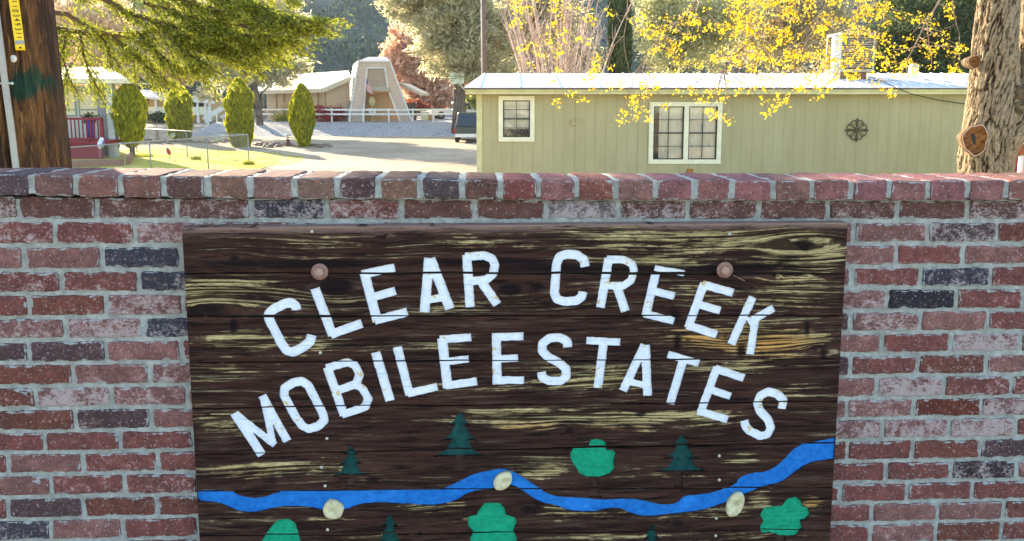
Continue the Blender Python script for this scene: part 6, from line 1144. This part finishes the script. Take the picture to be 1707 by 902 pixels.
def blossom(p, n_=1., s_=.021):
    k = int(rs.uniform(8, 15) * n_)
    for _ in range(k): BP.append(p + np.array([rs.gauss(0, s_), rs.gauss(0, s_), rs.gauss(0, s_ * .8)]))
def attach(px, py, Y=None, bl=1., sag=.12, tip=.6, every=.12):
    e = np.array(at(px, py, Y or rs.uniform(5.6, 6.5))); d = np.linalg.norm((LP - e) * np.array([1, .7, 1]), axis=1) + np.where(LP[:, 2] < e[2] + .02, .6, 0); i = int(np.argmin(d + RNG.uniform(0, .28, len(d)))); s_ = LP[i]; L_ = np.linalg.norm(e - s_)
    m1 = s_ * .6 + e * .4 + np.array([rs.gauss(0, .04) * L_ * 2, 0, sag * L_ * .6]); m2 = s_ * .2 + e * .8 + np.array([rs.gauss(0, .03) * L_ * 2, 0, sag * L_ * .3]); r0 = min(LR[i] * .6, .0065)
    pts = []; 
    for t in np.linspace(0, 1, max(5, int(L_ / .07))): b_ = (1 - t) ** 3 * s_ + 3 * (1 - t) ** 2 * t * m1 + 3 * (1 - t) * t ** 2 * m2 + t ** 3 * e; pts.append(b_ + np.array([rs.gauss(0, .004), rs.gauss(0, .004), rs.gauss(0, .004)]))
    BR.tube(pts, [max(.0016, r0 * (1 - .75 * k / len(pts))) for k in range(len(pts))], 4, cap=False)
    acc = 0
    for a, b in zip(pts[:-1], pts[1:]):
        acc += np.linalg.norm(b - a)
        if acc > every and np.linalg.norm(a - s_) > (1 - tip) * L_:
            acc = 0; q = a + np.array([rs.uniform(-.05, .05), rs.uniform(-.05, .05), rs.uniform(-.05, .03)]); BR.tube([a, q], [.002, .0012], 3, cap=False)
            if rs.random() < .8 * bl: blossom(q, bl)
    blossom(pts[-1], bl * 1.1)
for (px, py, Y) in ((976, 133, 6), (953, 157, 5.9), (930, 172, 5.9), (968, 168, 5.95), (1085, 148, 6), (1058, 168, 5.9), (1040, 186, 5.9), (1036, 201, 5.9), (1072, 182, 5.9), (1060, 195, 5.9), (1168, 165, 6), (1182, 188, 5.9), (1190, 195, 5.9), (1110, 178, 5.9), (1085, 200, 5.9), (1206, 196, 5.9), (1215, 203, 5.9), (1303, 172, 5.9), (1287, 182, 5.85), (1276, 192, 5.85), (1296, 178, 5.9), (1372, 150, 6), (1366, 162, 5.9), (1255, 145, 6), (1200, 150, 6), (1150, 147, 6), (1129, 155, 6), (1018, 143, 6), (1037, 143, 6), (1484, 152, 6), (990, 130, 6), (1232, 153, 6), (1335, 148, 6), (1390, 133, 6), (1427, 130, 6), (1100, 143, 6)): attach(px, py, Y, 1.25, .1, .45)
for (x0, y0, x1, y1, n_) in ((1200, -20, 1480, 112, 150), (1060, 20, 1200, 125, 22), (860, 0, 1000, 118, 26), (1040, 0, 1100, 90, 5), (1470, 0, 1610, 125, 24), (840, -10, 900, 40, 7), (1240, 100, 1480, 150, 22), (1180, -60, 1500, 0, 40)):
    for _ in range(n_): attach(rs.uniform(x0, x1), rs.uniform(y0, y1), None, 1., .12, .6)
BR.build('branches', simple('pale_tan_branch', (.34, .24, .16), (.17, .11, .07), 12), mp)
BP = np.array(BP); bls = leafmat('yellow_blossom', (.72, .42, .015), (.92, .80, .03), .5); leaves('blossom', BP, .0175 * RNG.uniform(.6, 1.4, len(BP)), bls, mp, 1.3)
# ---------------- far right deck
rd = thing('railed_deck', 'red brown topped deck railing with white balusters glimpsed right of the maple trunk', 'deck railing'); Yr = 10.; redb = simple('red_brown_rail', (.32, .10, .03), (.2, .05, .03), 5); MB().box(X(1660, Yr), X(1800, Yr), Yr, Yr + .1, Z(259, Yr), Z(241, Yr)).build('top_rail', redb, rd)
for k in range(14):
    x_ = X(1672 + k * 9, Yr); MB().box(x_, x_ + .035, Yr + .02, Yr + .06, GZ, Z(259, Yr)).build('baluster', redw if k % 2 else white, rd)
rh = thing('neighbour_home', 'cream clapboard wall of a home glimpsed right of the maple trunk', 'house'); MB().box(X(1675, 12.), X(1900, 12.), 12., 12.1, GZ, Z(150, 12.)).build('wall', cream, rh); MB().box(X(1700, 12), X(1702, 12), 11.98, 11.999, GZ, Z(160, 12.)).build('seam', darkfr, rh)

# ---------------- air
hz = MB().box(-420, 420, -62, 540, -2.2, 175).build('haze', None); hz['kind'] = 'stuff'
m = bpy.data.materials.new('haze_air'); m.use_nodes = True; nt = m.node_tree
for q in list(nt.nodes): nt.nodes.remove(q)
out = nt.nodes.new('ShaderNodeOutputMaterial'); v = nt.nodes.new('ShaderNodeVolumePrincipled'); v.inputs['Color'].default_value = (.86, .9, 1., 1); v.inputs['Density'].default_value = .00022; v.inputs['Anisotropy'].default_value = .2
nt.links.new(v.outputs[0], out.inputs['Volume']); hz.data.materials.append(m)
